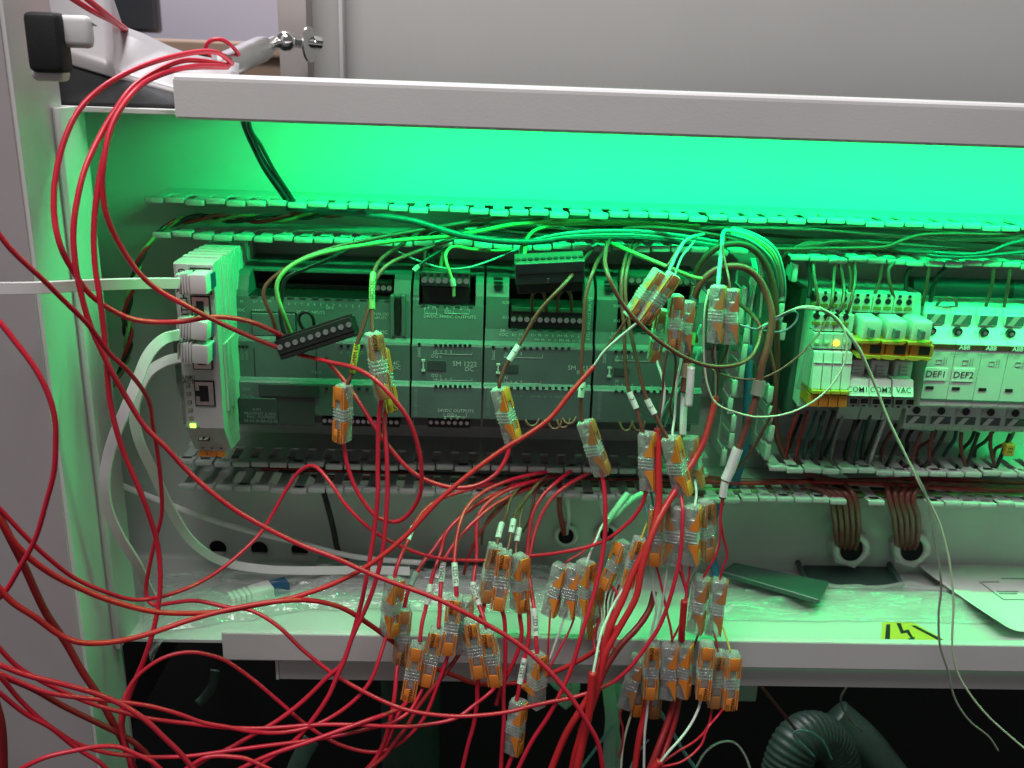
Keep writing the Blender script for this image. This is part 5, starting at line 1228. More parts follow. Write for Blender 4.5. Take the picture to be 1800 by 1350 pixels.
w('red wire from the middle short-sleeve connector hanging straight to the bottom', R, 1.4, [(877,1060,-126),(886,1085,-128),(888,1117,-130),(888,1168,-133),(885,1220,-138),(886,1261,-142),(883,1306,-146),(880,1360,-150)])
w('red wire stub under the lowest connector of all', R, 1.5, [(902,1324,-144),(895,1342,-146),(886,1365,-148)])
w('red wire curling from the narrow connector behind the leaning one', R, 1.4, [(912,1062,-124),(914,1085,-126),(917,1112,-128),(911,1143,-130),(895,1180,-132),(880,1212,-134),(872,1240,-138)])
w('short red wire between the pinkish connector and the upright printed one', R, 1.3, [(853,1046,-122),(850,1070,-126),(842,1090,-130),(832,1112,-134)])
# cables of the middle
w('thick red sheathed cable falling from the bare core ends beside sleeve 3 to the bottom', RS, 2.2, [(1156,752,-118),(1157,800,-124),(1158,877,-132),(1154,909,-136),(1143,948,-140),(1125,983,-144),(1108,1019,-148),(1096,1050,-152),(1073,1101,-158),(1062,1139,-160),(1051,1188,-162),(1033,1228,-164),(1018,1252,-165),(993,1294,-166),(966,1360,-168)], name='cable', cat='cable')
w('thick red cable from under the connector below sleeve 3 running beside the sheathed one', RS, 2.1, [(1259,696,-96),(1252,725,-100),(1238,773,-108),(1220,809,-114),(1208,827,-118),(1190,858,-126),(1168,894,-134),(1152,925,-140),(1140,957,-145),(1127,1005,-150),(1118,1050,-154),(1089,1103,-158),(1067,1143,-162),(1056,1183,-164),(1046,1225,-166),(1030,1270,-167),(1013,1317,-168),(1004,1360,-168)], name='cable', cat='cable')
w('bright red sheath end with a white core climbing out, low in the middle', RS, 2.5, [(1042,1182,-170),(1039,1217,-171),(1036,1250,-172),(1024,1306,-174),(1012,1362,-176)], name='cable', cat='cable')
w('white core climbing from the bright red sheath to the slanted printed connector', 'white_wire', 0.85, [(1042,1186,-170),(1047,1160,-166),(1051,1139,-162),(1058,1110,-156),(1069,1083,-148),(1080,1060,-140),(1092,1040,-130),(1100,1022,-126)])
w('thin red core climbing beside the white core in the middle', R, 0.8, [(1046,1186,-168),(1056,1150,-160),(1064,1112,-150),(1076,1070,-138),(1086,1045,-128),(1070,1026,-120)])
w('thick dark red cable slanting behind the front row to the lower middle', RD, 2.1, [(1150,1040,-112),(1142,1070,-118),(1122,1101,-126),(1089,1137,-134),(1062,1180,-142),(1049,1217,-150),(1040,1240,-154),(1020,1290,-158),(1010,1365,-160)], name='cable', cat='cable')
w('red wire from the connector below sleeve 4 swinging down left past the LED R sleeve', R, 1.4, [(1056,826,-115),(1061,850,-118),(1064,894,-124),(1062,954,-130),(1048,1030,-140),(1024,1109,-150),(1003,1178,-156),(969,1250,-162),(934,1305,-164),(906,1362,-166)])
w('thick red cable under the front row left end going to the bottom', RS, 2.2, [(1142,1225,-122),(1133,1257,-128),(1124,1294,-134),(1114,1365,-140)], name='cable', cat='cable')
w('left of the twin dark red cables under the middle of the front row', RD, 2.3, [(1186,1228,-124),(1180,1250,-128),(1170,1280,-134),(1156,1317,-142),(1138,1365,-150)], name='cable', cat='cable')
w('right of the twin dark red cables under the middle of the front row', RD, 2.3, [(1193,1228,-122),(1187,1262,-128),(1177,1295,-134),(1165,1330,-142),(1154,1365,-150)], name='cable', cat='cable')
w('white core from the bottom sheath end to the connector with printed lower lever', 'white_wire', 0.9, [(1152,1352,-160),(1175,1322,-158),(1198,1296,-152),(1215,1272,-146),(1228,1245,-140),(1233,1222,-138)])
w('thin red core from the bottom sheath end to the connector second from the row end', R, 0.8, [(1156,1346,-160),(1190,1322,-154),(1225,1300,-146),(1245,1275,-138),(1252,1240,-132)])
w('thin red core from the bottom sheath end to the connector at the row end', R, 0.8, [(1158,1349,-160),(1200,1338,-156),(1232,1310,-150),(1244,1280,-146),(1262,1258,-140),(1276,1240,-138)])
w('bright red sheath end entering at the bottom beside the cyan cable', RS, 2.6, [(1160,1338,-160),(1150,1350,-160),(1136,1370,-160)], name='cable', cat='cable')
w('white core hanging straight down under the printed left connector', 'white_wire', 0.85, [(1140,1222,-134),(1137,1255,-136),(1133,1294,-140),(1132,1360,-146)])
w('pale core hanging from the half hidden sideways connector', 'pale_wire', 0.8, [(1112,1245,-120),(1108,1260,-124),(1099,1292,-130),(1094,1320,-134),(1091,1360,-140)])
w('thin dark red core hanging beside the pale core', RD, 0.75, [(1099,1236,-122),(1090,1255,-126),(1095,1283,-130),(1093,1312,-134),(1088,1330,-136)])
w('cyan cable slanting down under the front row toward the bottom', 'cyan_wire', 1.5, [(1150,1235,-80),(1160,1250,-78),(1178,1279,-74),(1200,1318,-70),(1232,1365,-66)], name='cable', cat='cable')
w('cyan cable crossing behind the pale straps', 'cyan_wire', 1.3, [(1080,1270,-40),(1055,1305,-38),(1020,1352,-36)], name='cable', cat='cable')
w('thin pale green core curling at the bottom before the thick cables', 'cyan_wire', 0.8, [(1140,1300,-110),(1120,1325,-110),(1102,1365,-110)])
# ------------------------------------------------ labelled wires of the fan; brown on some is green light painted over red
S = 1.95
w('red fan wire with LED R sleeve feeding the lowest connector', R, 1.35, [(908,1232,-144),(912,1212,-142),(918,1180,-138),(923,1154,-134),(929,1125,-130),(930,1090,-124),(927,1056,-114),(926,1000,-104),(928,956,-94),(935,908,-84),(952,874,-76),(980,846,-68),(1012,822,-50)], [((915,1203),(923,1156),S,LW,'LED R',None)])
w('red fan wire with LED B sleeve feeding the connector with the open lever', R, 1.35, [(944,1150,-140),(943,1132,-138),(941,1100,-132),(938,1066,-126),(933,1033,-114),(929,1000,-104),(933,967,-96),(944,924,-86),(964,884,-78),(993,856,-72),(1042,828,-50)], [((942,1118),(938,1068),S,LW,'LED B',None)])
w('red fan wire with LED G sleeve', R, 1.35, [(803,1050,-140),(802,1036,-138),(799,990,-128),(801,960,-118),(806,930,-108),(815,902,-98),(833,878,-88),(862,858,-78),(911,840,-68),(978,826,-50)], [((801,1032),(799,992),S,LW,'LED G',None)])
w('red fan wire with curved sleeve feeding the leaning connector', R, 1.3, [(856,1104,-140),(850,1086,-136),(842,1064,-130),(834,1038,-124),(832,1022,-120),(838,978,-108),(838,922,-96),(847,896,-90),(878,869,-80),(922,851,-68),(980,836,-45)], [((842,1063),(832,1024),S,LW,'DGT4',None)])
w('red fan wire with sleeve marked OMA1', R, 1.3, [(771,1104,-140),(773,1075,-134),(774,1044,-128),(776,1020,-122),(780,988,-116),(793,964,-110),(813,938,-102),(840,911,-94),(867,889,-86),(900,871,-76),(960,845,-50)], [((775,1023),(780,989),S,LW,'OMA1',None)])
w('red fan wire with sleeve marked VA', R, 1.3, [(738,1128,-142),(742,1096,-136),(748,1070,-130),(754,1046,-126),(759,1018,-120),(767,993,-114),(776,967,-106),(783,940,-100),(800,918,-94),(840,885,-84),(885,862,-72),(940,842,-48)], [((751,1061),(758,1028),S,LW,'VA',None)])
w('red fan wire with green tinted sleeve feeding the olive connector', R, 1.3, [(711,1068,-130),(716,1044,-126),(724,1024,-122),(734,1004,-118),(746,986,-112),(762,966,-106),(782,938,-98),(806,912,-90),(850,880,-80),(905,852,-60)], [((722,1028),(733,1006),S,'strap_green','',None)])
w('red fan wire with narrow white sleeve feeding the leftmost middle connector', R, 1.3, [(694,1022,-136),(695,1008,-134),(700,990,-130),(708,970,-124),(717,950,-116),(727,924,-104),(738,906,-96),(756,888,-88),(782,874,-80),(822,861,-70),(868,850,-52)], [((717,951),(726,926),1.7,LW,'1',None)])
w('browned red fan wire with short curved sleeve, leftmost of three short sleeves', BR, 1.0, [(873,964,-122),(875,950,-118),(878,935,-112),(883,918,-106),(890,905,-98),(898,878,-86),(912,858,-72),(932,842,-50)], [((876,947),(883,920),1.9,LW,'6',None)])
w('browned red fan wire with short sleeve, middle of three short sleeves', BR, 1.0, [(889,976,-126),(894,960,-122),(898,940,-116),(903,914,-108),(907,900,-100),(920,882,-90),(934,862,-78),(955,838,-52)], [((899,936),(903,914),1.9,LW,'4',None)])
w('browned red fan wire with short sleeve, rightmost of three short sleeves', BR, 1.0, [(907,985,-124),(907,967,-118),(909,948,-112),(913,926,-106),(915,905,-98),(922,882,-88),(946,850,-72),(968,832,-50)], [((908,952),(913,928),1.9,LW,'7',None)])
w('plain browned red fan wire without sleeve curving behind the fan', BR, 1.0, [(919,935,-70),(930,915,-74),(936,890,-72),(942,865,-64),(965,838,-48)])
w('second plain browned red fan wire behind the short sleeves', BR, 1.0, [(846,960,-80),(850,930,-82),(866,900,-80),(890,876,-74),(925,852,-60),(955,840,-46)])
w('third plain browned red fan wire reaching low left of the short sleeves', RD, 1.1, [(815,1010,-100),(822,985,-98),(834,955,-94),(852,925,-88),(880,893,-80),(910,866,-68),(945,846,-48)])
# ------------------------------------------------ wires with sleeves from the upper duct
w('brown wire with sleeve marked 1 slanting down from the duct', BR, 1.2, [(1052,432,-50),(1034,447,-62),(996,495,-98),(948,547,-104),(921,592,-106),(912,607,-107),(895,633,-109),(886,650,-110),(878,674,-112),(879,692,-112)], [((911,608),(896,632),1.9,LW,'1',None)])
w('red wire looping left over the lower duct from the connector below sleeve 1', R, 1.35, [(901,770,-112),(896,785,-114),(890,805,-116),(872,833,-120),(838,853,-123),(797,857,-124),(755,846,-123),(721,826,-121),(686,788,-118),(659,750,-113),(628,702,-104),(604,668,-97),(572,630,-92)])
w('brown wire with sleeve marked 4 hanging from the duct', BR, 1.2, [(1072,432,-50),(1058,448,-62),(1045,471,-90),(1030,519,-100),(1026,578,-104),(1022,647,-108),(1024,672,-110),(1021,698,-112),(1022,736,-114),(1030,752,-115)], [((1025,671),(1021,697),1.9,LW,'4',None)])
w('brown wire whose sleeve marked 2 hangs above the upright connector', BR, 1.15, [(1125,415,-45),(1109,431,-60),(1096,469,-86),(1092,513,-96),(1097,580,-104),(1099,640,-110),(1105,685,-114),(1120,722,-118),(1127,750,-121),(1134,772,-122)], [((1106,688),(1119,719),1.9,LW,'2',None)])
w('brown wire whose sleeve marked 3 hangs beside the thick red cable', BR, 1.15, [(1135,415,-45),(1118,431,-60),(1103,469,-86),(1099,513,-96),(1107,576,-104),(1121,640,-112),(1130,680,-116),(1140,708,-119),(1152,730,-122),(1162,750,-124),(1176,775,-126)], [((1136,702),(1151,727),1.9,LW,'3',None)])
w('brown wire with yellow COMM BR sleeve over the processor', BR, 1.25, [(870,398,-40),(791,422,-55),(729,444,-74),(684,464,-90),(662,489,-98),(653,524,-104),(640,569,-110),(628,605,-114),(619,655,-117),(612,672,-119),(606,690,-120)], [((628,606),(619,656),1.9,LY,'COMM BR',None)])
w('brown wire with green-yellow N COM sleeve over the processor', BR, 1.2, [(745,402,-40),(707,429,-58),(673,453,-80),(657,478,-100),(654,510,-108),(654,544,-114),(654,570,-118),(657,596,-122)], [((655,482),(654,544),1.8,'green_yellow','N COM',None)])
w('yellow-green wire curving from the duct down to the tilted terminal block', 'green_yellow', 1.35, [(1230,398,-40),(1120,392,-45),(996,389,-48),(907,394,-52),(840,407,-58),(784,416,-64),(707,422,-70),(640,431,-78),(596,438,-84),(540,453,-92),(507,471,-98),(489,493,-102),(487,516,-104),(498,551,-104),(514,592,-97)])
w('brown wire paired with the yellow-green one to the tilted terminal block', BR, 1.25, [(960,378,-35),(907,381,-40),(840,388,-48),(773,399,-58),(707,410,-66),(640,423,-76),(596,433,-82),(540,451,-90),(500,474,-96),(469,500,-100),(464,522,-102),(478,556,-102),(490,600,-97)])
w('black wire paired with the yellow-green one behind it', 'black_wire', 1.25, [(640,428,-60),(613,438,-70),(584,453,-80),(540,471,-86),(503,490,-92),(496,522,-94),(493,556,-95),(501,592,-95)])
w('dark loop wire standing on the tilted terminal block', 'black_wire', 1.1, [(538,585,-92),(527,568,-94),(526,555,-95),(538,548,-96),(549,556,-95),(553,580,-92)])
w('red wire in a wide loop from the tilted terminal block to the COMM BR connector', R, 1.35, [(520,622,-92),(545,628,-96),(586,638,-106),(624,647,-122),(659,667,-132),(693,702,-137),(721,743,-138),(738,798,-137),(741,836,-136),(738,870,-134),(720,902,-132),(697,917,-130),(670,912,-128),(655,902,-127),(628,864,-125),(611,819,-122),(605,785,-120),(603,766,-120)])
# ------------------------------------------------ output module wires
w('dark green wire with pale ferrule tip lying loose above the output module', 'black_wire', 1.0, [(800,431,-50),(773,442,-62),(747,458,-70),(727,476,-74)], [((736,467),(727,477),1.6,'strap_green','','ferrule')])
w('yellow-green wire standing in the output terminal', 'green_yellow', 1.4, [(785,428,-52),(780,440,-56),(776,458,-58),(773,482,-58)])
w('yellow-green wire with bare ferrule hanging before the output terminal', 'green_yellow', 1.0, [(920,434,-48),(902,438,-54),(862,441,-60),(829,438,-66),(796,434,-72),(784,446,-78),(785,462,-82),(792,482,-84),(797,500,-85),(798,522,-85)], [((795,490),(798,503),1.7,'strap_green','','ferrule'), ((798,504),(798,522),0.9,'tin','','ferrule_tip')])
w('thin cyan wire sagging loosely above the output module', 'cyan_wire', 0.6, [(699,442,-62),(740,460,-66),(784,472,-70),(818,471,-72),(851,462,-70),(884,449,-64),(910,438,-56)])
w('brown wire dropping into the output terminal', BR, 1.2, [(754,418,-48),(749,436,-54),(747,455,-57),(748,482,-58)])
w('left dark wire dropping into the output terminal', 'black_wire', 1.0, [(752,424,-45),(754,447,-54),(757,482,-58)])
w('right dark wire dropping into the output terminal', 'black_wire', 1.0, [(756,420,-45),(760,447,-53),(764,482,-57)])
w('left brown arch wire plugged in the RTD terminal', BR, 1.1, [(936,548,-66),(935,525,-72),(941,512,-75),(950,510,-76),(957,520,-74),(961,548,-66)])
w('right brown arch wire plugged in the RTD terminal', BR, 1.1, [(980,548,-66),(981,524,-72),(988,511,-75),(997,510,-76),(1003,520,-74),(1005,548,-66)])
w('black cable entering the crooked terminal block from above', 'black_wire', 2.0, [(921,425,-48),(918,440,-62),(916,458,-80)], name='cable', cat='cable')
w('yellow-green wire bending from the duct into the crooked terminal block', 'green_yellow', 1.2, [(1180,396,-40),(1040,393,-44),(973,396,-48),(940,405,-52),(926,420,-56),(923,436,-66),(923,458,-80)])
# ------------------------------------------------ upper duct
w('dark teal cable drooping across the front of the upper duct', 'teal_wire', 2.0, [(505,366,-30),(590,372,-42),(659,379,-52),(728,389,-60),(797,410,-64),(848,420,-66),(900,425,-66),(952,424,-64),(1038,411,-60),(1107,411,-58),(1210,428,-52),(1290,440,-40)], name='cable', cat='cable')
for i, (m, dy, q) in enumerate((('cyan_wire', 0, 'upper bright'), ('teal_wire', 3.5, 'upper dark'), ('cyan_wire', 7, 'lower bright'), ('teal_wire', 11, 'lower dark'), ('black_wire', 14, 'lowest black'))):
    w(q + ' thin teal wire of the strand over the upper duct lips', m, 0.75, [(928, 424 + dy * .2, -64), (960, 416 + dy * .5, -64), (1000, 409 + dy * .8, -64), (1060, 405 + dy, -62), (1130, 406 + dy, -60), (1200, 414 + dy, -56), (1262, 424 + dy, -46)], group='thin strand over the upper duct')
rr = random.Random(3)
for i in range(7):
    y0 = 372 + i * 6.5; z = -14 - (i % 4) * 8
    pts = [(780 + i * 12, 402 + rr.uniform(-6, 6), z - 12)]
    for k in range(1, 9): pts.append((780 + k * 128, y0 + k * 3.4 + 6 * math.sin(k * 1.3 + i * 1.7), z))
    w(['first', 'second', 'third', 'fourth', 'fifth', 'sixth', 'lowest'][i] + ' brown wire from above in the bundle inside the upper duct', BR if i % 3 else 'grey_wire', 1.15, pts, group='bundle inside the upper duct')
for i in range(5):
    pts = [(690 + i * 22, 412 + i, -30), (760 + i * 16, 398 - i, -34), (850 + i * 10, 385 + i * 2, -34), (980, 378 + i * 3, -30), (1150, 380 + i * 4, -24)]
    w(['topmost', 'second', 'middle', 'fourth', 'lowest'][i] + ' brown wire fanning left out of the upper duct', BR, 1.1, pts, group='brown wires fanning from the upper duct')
w('long brown wire waving over the right upper duct lips', BR, 1.15, [(1095,402,-50),(1150,400,-60),(1240,410,-64),(1300,424,-64),(1340,435,-64),(1380,438,-62),(1440,437,-62),(1500,436,-62),(1555,434,-62),(1590,421,-60),(1620,413,-58),(1680,411,-56),(1745,412,-54),(1820,408,-52)])
w('dark green wire along the right upper duct lips', 'teal_wire', 1.2, [(1640,444,-58),(1700,447,-58),(1740,442,-58),(1770,430,-56),(1820,418,-54)])
w('second dark green wire under the long brown wire at right', 'teal_wire', 1.2, [(1630,449,-58),(1690,452,-58),(1750,448,-58),(1820,441,-56)])
for i in range(6):
    pts = [(1362 + i * 6, 500 - i * 8, -34), (1370 + i * 8, 462 - i * 3, -44), (1395 + i * 12, 436 - i * 2, -48), (1440 + i * 18, 424 + i, -44), (1500 + i * 20, 440 + i * 2, -30)]
    w(['innermost', 'second', 'third', 'fourth', 'fifth', 'outermost'][i] + ' brown wire fanning from the upright duct toward the relays', BR, 1.1, pts, group='brown fan above the upright duct')
# braided three-wire twist at left
ph = [0, 2.1, 4.2]
for i, (m, nm) in enumerate((('black_wire', 'black'), ('red_dark', 'brown'), ('green_yellow', 'yellow-green'))):
    base = path(smooth_depth([(640,372,-22),(560,376,-26),(480,384,-30),(400,384,-34),(330,385,-40),(296,396,-46),(268,420,-54),(248,452,-58),(232,500,-58),(222,555,-56),(226,600,-54),(218,640,-50),(196,680,-40),(165,710,-30)], -30))
    B_ = spline(base, 9)
    Q = []
    for k, p in enumerate(B_):
        a_ = k * 0.42 + ph[i]; Q.append(p + Vector((0, math.cos(a_), 0)) * 0.0016 + Vector((0.3, 0, 1)).normalized() * (0.0022 * math.sin(a_)) + (Vector((1, 0, 0)) * (0.0016 * math.sin(a_)) if k > 40 else Vector()))
    o0 = Q[0].copy(); o = MB().tube([q - o0 for q in Q], 0.00125, 8).build('twisted_wire', m, None, True); o.location = o0
    tag(o, nm + ' strand of the three-wire twist left of the switch', 'wire', 'three-wire twist')
w('black three-core cable dropping from the flange into the upper duct, left core', 'black_wire', 1.25, [(423,196,-100),(430,225,-92),(446,262,-78),(466,300,-62),(498,346,-50),(510,366,-40)])
w('black three-core cable dropping from the flange, middle core coloured dark teal', 'teal_wire', 1.25, [(428,196,-102),(436,225,-94),(452,260,-80),(474,300,-64),(505,346,-52),(516,366,-40)])  # middle core uses the dark teal colour
w('black three-core cable dropping from the flange, right core', 'black_wire', 1.25, [(435,196,-100),(441,228,-94),(458,255,-82),(482,300,-64),(512,346,-52),(522,366,-40)])
# ------------------------------------------------ big arcs right of the modules
w('brown wire in a wide hanging arc before the glowing connectors', BR, 1.3, [(1085,408,-48),(1073,420,-60),(1064,447,-100),(1069,484,-126),(1096,536,-130),(1140,584,-132),(1196,624,-132),(1240,642,-130),(1280,644,-126),(1316,631,-118),(1333,602,-108),(1336,576,-98),(1320,551,-84),(1302,536,-66)])
w('thick brown cable arching over and down to the long white sleeve', BR, 2.2, [(1222,600,-88),(1213,560,-92),(1220,528,-96),(1233,496,-98),(1262,473,-98),(1302,469,-98),(1331,487,-98),(1349,522,-100),(1357,558,-104),(1351,602,-108),(1338,647,-112),(1330,695,-115),(1318,732,-118),(1304,775,-120),(1296,792,-121),(1284,825,-122),(1275,846,-123),(1270,876,-124)],
  [((1298,789),(1276,843),3.2,LW,'',None), ((1275,845),(1271,874),2.4,LW,'',None), ((1336,668),(1330,694),4.0,'grey_wire','','cable_marker')], name='cable', cat='cable')
w('thick brown cable hanging with yellow band and white sleeves over the half hidden module', BR, 2.6, [(1222,505,-92),(1218,540,-98),(1214,580,-104),(1210,620,-108),(1206,660,-110),(1203,690,-112)],
  [((1216,585),(1213,607),3.4,'green_yellow','','cable_band'), ((1208,640),(1206,662),3.2,'desk_tan','','cable_band'), ((1221,520),(1218,540),3.0,'teal_wire','','cable_band')], name='cable', cat='cable')
w('long white sleeve over cores right of the yellow band', LW, 2.4, [(1215,645,-114),(1213,680,-116),(1210,714,-118)], [((1211,704),(1207,732),1.8,LW,'','sleeve_tail')], name='heat_shrink_sleeve', cat='sleeve')
w('long white sleeve over cores left of its twin, ending lower', LW, 2.2, [(1204,678,-110),(1202,715,-112),(1201,742,-114),(1200,764,-115)], name='heat_shrink_sleeve', cat='sleeve')
w('second thick brown cable arching above the first and down the upright duct', BR, 2.2, [(1218,512,-60),(1229,469,-66),(1253,440,-70),(1280,429,-70),(1313,431,-68),(1338,451,-66),(1353,480,-64),(1361,513,-62),(1364,549,-60),(1366,640,-48),(1362,720,-42),(1370,780,-40),(1400,825,-34),(1470,845,-30),(1600,850,-28),(1820,860,-28)], name='cable', cat='cable')
w('thin brown wire hanging inside the upright duct', BR, 1.1, [(1350,600,-70),(1362,660,-70),(1362,710,-68),(1340,760,-62),(1316,800,-56),(1290,830,-46)])
w('yellow-green wire passing behind the slanted pair to the cyan wire', 'green_yellow', 1.3, [(1040,418,-50),(1075,428,-64),(1113,444,-80),(1173,469,-94),(1218,487,-98),(1247,491,-98),(1266,488,-92)])
w('thin teal wire running below the yellow-green one behind the slanted pair', 'cyan_wire', 0.8, [(1085,432,-60),(1113,447,-72),(1151,462,-84),(1196,480,-94),(1240,511,-98),(1250,525,-98)])
w('bright cyan wire rising from the slanted pair', 'cyan_wire', 1.0, [(1172,488,-118),(1178,472,-116),(1191,444,-104),(1204,424,-90),(1218,416,-80),(1237,412,-66)])
w('thin pale wire rising beside the bright cyan one', 'cyan_wire', 0.7, [(1184,490,-118),(1193,464,-112),(1200,449,-102),(1211,436,-92),(1221,423,-80)])
w('thin brown wire crossing behind the bright cyan one', BR, 0.8, [(1172,470,-100),(1190,440,-90),(1202,424,-80)])
w('cyan wire bent over the duct lip above the paired connectors', 'cyan_wire', 1.3, [(1262,512,-116),(1263,490,-112),(1266,460,-100),(1269,436,-88),(1270,413,-76),(1277,405,-66),(1302,417,-48)])
w('brown wire running down beside the cyan wire into the paired connectors', BR, 0.8, [(1284,515,-116),(1281,490,-112),(1275,462,-102),(1270,436,-90),(1274,420,-74)])
for i in range(4):
    w(['innermost', 'second', 'third', 'outermost'][i] + ' pale green wire of the arc beside the upright duct', ('cyan_wire', 'green_yellow', 'strap_green', 'cyan_wire')[i], 1.2, [(1278 + i * 3, 410 - i * 3, -60), (1316 + i * 3, 421 - i * 3, -66), (1349 + i * 4, 446 - i * 3, -66), (1364 + i * 4, 477, -62), (1367 + i * 4, 515, -56), (1362 + i * 4, 548, -46), (1358 + i * 3, 600, -36)], group='pale arc beside the upright duct')
w('blue sheathed cable standing in the upright duct and ending on the floor', 'blue_wire', 3.0, [(1316,606,-50),(1314,700,-48),(1309,790,-44),(1290,850,-38),(1258,900,-34),(1248,950,-34),(1257,1003,-40),(1258,1030,-46)], name='cable', cat='cable')
for i, (m, dx) in enumerate((('cyan_wire', -5), ('pale_wire', 0), ('teal_wire', 5))):
    w(['left cyan', 'middle pale', 'right teal'][i] + ' core rising out of the blue sheathed cable', m, 0.9, [(1316 + dx * .6, 612, -50), (1317 + dx, 570, -52), (1322 + dx, 530, -52), (1330 + dx, 480, -50), (1326 + dx, 455, -40)], group='cores of the blue cable')
# braided shield
w('braided metal shield strand beside the pale arc', 'tin', 0.9, [(1332,452,-60),(1338,475,-62),(1340,505,-60),(1336,560,-56)], group=None)
# paired connector tails etc.
w('brown core of the thick cable end up to the slanted pair', BR, 0.85, [(1044,646,-113),(1058,622,-116),(1080,592,-117),(1097,568,-118),(1108,552,-118)])
w('white core of the thick cable end up to the slanted pair', 'white_wire', 0.85, [(1044,644,-115),(1062,618,-118),(1088,594,-120),(1112,574,-121),(1131,558,-122)])
w('white core twisting down from the small lowest glowing connector to the thick sheath', 'white_wire', 0.85, [(1152,612,-106),(1155,635,-110),(1163,660,-114),(1168,685,-117),(1166,712,-118),(1160,735,-118),(1156,756,-118)])
w('brown core twisting down beside the white core to the thick sheath', BR, 0.8, [(1178,606,-114),(1170,630,-116),(1166,660,-117),(1165,690,-117),(1161,720,-118),(1157,756,-119)])
w('white core hanging from the glowing upright connector', 'white_wire', 0.8, [(1200,614,-110),(1196,640,-112),(1190,670,-112),(1188,700,-112),(1186,730,-112),(1182,762,-118),(1182,776,-124)])
w('thin brown core hanging right beside the glowing upright connector', BR, 0.75, [(1184,610,-116),(1188,640,-114),(1184,680,-110),(1178,720,-108),(1190,748,-104),(1206,770,-104)])
w('teal thin wire slanting behind the white sleeves', 'cyan_wire', 0.7, [(1232,570,-84),(1214,620,-86),(1190,680,-86),(1168,720,-84),(1150,770,-80)])
w('second teal thin wire slanting behind the white sleeves lower down', 'cyan_wire', 0.7, [(1232,610,-82),(1208,665,-84),(1185,700,-84),(1168,750,-82)])
w('white core hanging from the left of the paired connectors into the red sheath', 'white_wire', 0.85, [(1256,594,-118),(1256,620,-116),(1258,650,-108),(1259,680,-100),(1259,700,-96)])
w('brown core twisted with the white one under the paired connectors', BR, 0.8, [(1259,594,-118),(1252,620,-117),(1256,640,-112),(1262,660,-106),(1260,698,-96)])
w('brown core from the right paired connector joining the twist', BR, 0.8, [(1283,594,-116),(1276,620,-114),(1267,642,-110),(1263,670,-102)])
w('left red core from the long white sleeve to the dull connector pair', R, 0.8, [(1270,874,-124),(1266,905,-125),(1266,940,-126),(1261,970,-126),(1248,995,-126),(1235,1018,-126)])
w('right red core from the long white sleeve to the dull connector pair', R, 0.8, [(1272,874,-124),(1267,910,-123),(1272,945,-122),(1278,975,-122),(1270,1000,-122),(1264,1024,-122)])
w('white core between the long white sleeve and the dull connector pair', 'white_wire', 0.7, [(1271,874,-123),(1265,910,-122),(1264,950,-122),(1252,985,-123),(1240,1015,-125)])
w('white core rising from the clear cluster to the duct', 'white_wire', 0.8, [(1221,890,-130),(1224,870,-124),(1222,848,-112),(1218,825,-96),(1216,800,-80)])
w('thin white core beside the printed left connector of the cluster', 'cyan_wire', 0.8, [(1137,852,-120),(1134,880,-122),(1138,905,-124),(1143,930,-124),(1152,960,-122)])
w('thin blue core under the connector below sleeve 2', 'blue_wire', 0.6, [(1141,852,-121),(1145,870,-121),(1150,896,-122)])
w('yellow core feeding the slanted printed connector', 'yellow_wire', 0.7, [(1160,868,-100),(1148,895,-110),(1136,922,-120),(1126,950,-126)])
w('yellow thin core behind the dull pair down to the row end connector', 'yellow_wire', 0.6, [(1256,1060,-118),(1265,1090,-124),(1275,1115,-130),(1284,1146,-138)])
w('thin dark core between the dull pair and the connector second from the row end', RD, 0.7, [(1252,1108,-122),(1258,1122,-128),(1262,1146,-132)])
w('thin dark core between the dull pair and the blank lever connector', RD, 0.7, [(1230,1108,-124),(1222,1130,-122),(1212,1165,-118)])
w('white core dropping from the bare-sided cluster connector to the front row', 'white_wire', 0.8, [(1171,980,-122),(1172,1000,-124),(1169,1030,-126),(1164,1060,-128),(1158,1090,-130),(1150,1126,-134)])
w('white core dropping left of it from the printed cluster connector', 'white_wire', 0.8, [(1147,984,-122),(1147,1010,-122),(1149,1040,-124),(1154,1070,-128),(1148,1100,-130),(1142,1126,-132)], [((1147,995),(1148,1010),1.5,LW,'','sleeve_tail')])
w('thin red core twisting between the cluster and the front row, left', R, 0.75, [(1150,984,-122),(1158,1010,-124),(1166,1045,-126),(1172,1075,-128),(1178,1100,-130),(1182,1128,-132)])
w('thin red core twisting between the cluster and the front row, right', R, 0.75, [(1186,986,-126),(1200,1020,-126),(1207,1050,-128),(1203,1080,-128),(1192,1105,-130),(1180,1128,-132)])
w('red sheath end above the front row with two cores rising', RS, 2.2, [(1203,1056,-136),(1201,1080,-136),(1199,1105,-136),(1198,1126,-134)], name='cable', cat='cable')
w('left thin core from that sheath end up to the cluster', R, 0.75, [(1204,1058,-136),(1206,1040,-134),(1200,1010,-131),(1198,992,-130)])
w('right thin core from that sheath end up to the cluster', R, 0.75, [(1206,1058,-136),(1208,1030,-133),(1212,1005,-131),(1213,988,-130)])
w('pale core curving from the cluster around the dull pair', 'white_wire', 0.8, [(1226,988,-124),(1222,1005,-122),(1213,1025,-120),(1209,1050,-118)])
w('pale core hanging from the middle connector over the plastic wrap', 'white_wire', 0.75, [(996,1076,-120),(990,1090,-122),(984,1110,-124),(975,1135,-126),(966,1160,-128)])
w('thin red core hanging from the leaning connector over the plastic wrap', R, 0.7, [(968,1072,-118),(966,1095,-122),(964,1130,-126),(963,1165,-128)])
w('thin red core slanting from the low connector to the left', R, 0.7, [(1010,1085,-112),(1000,1110,-120),(982,1145,-126),(965,1175,-130)])
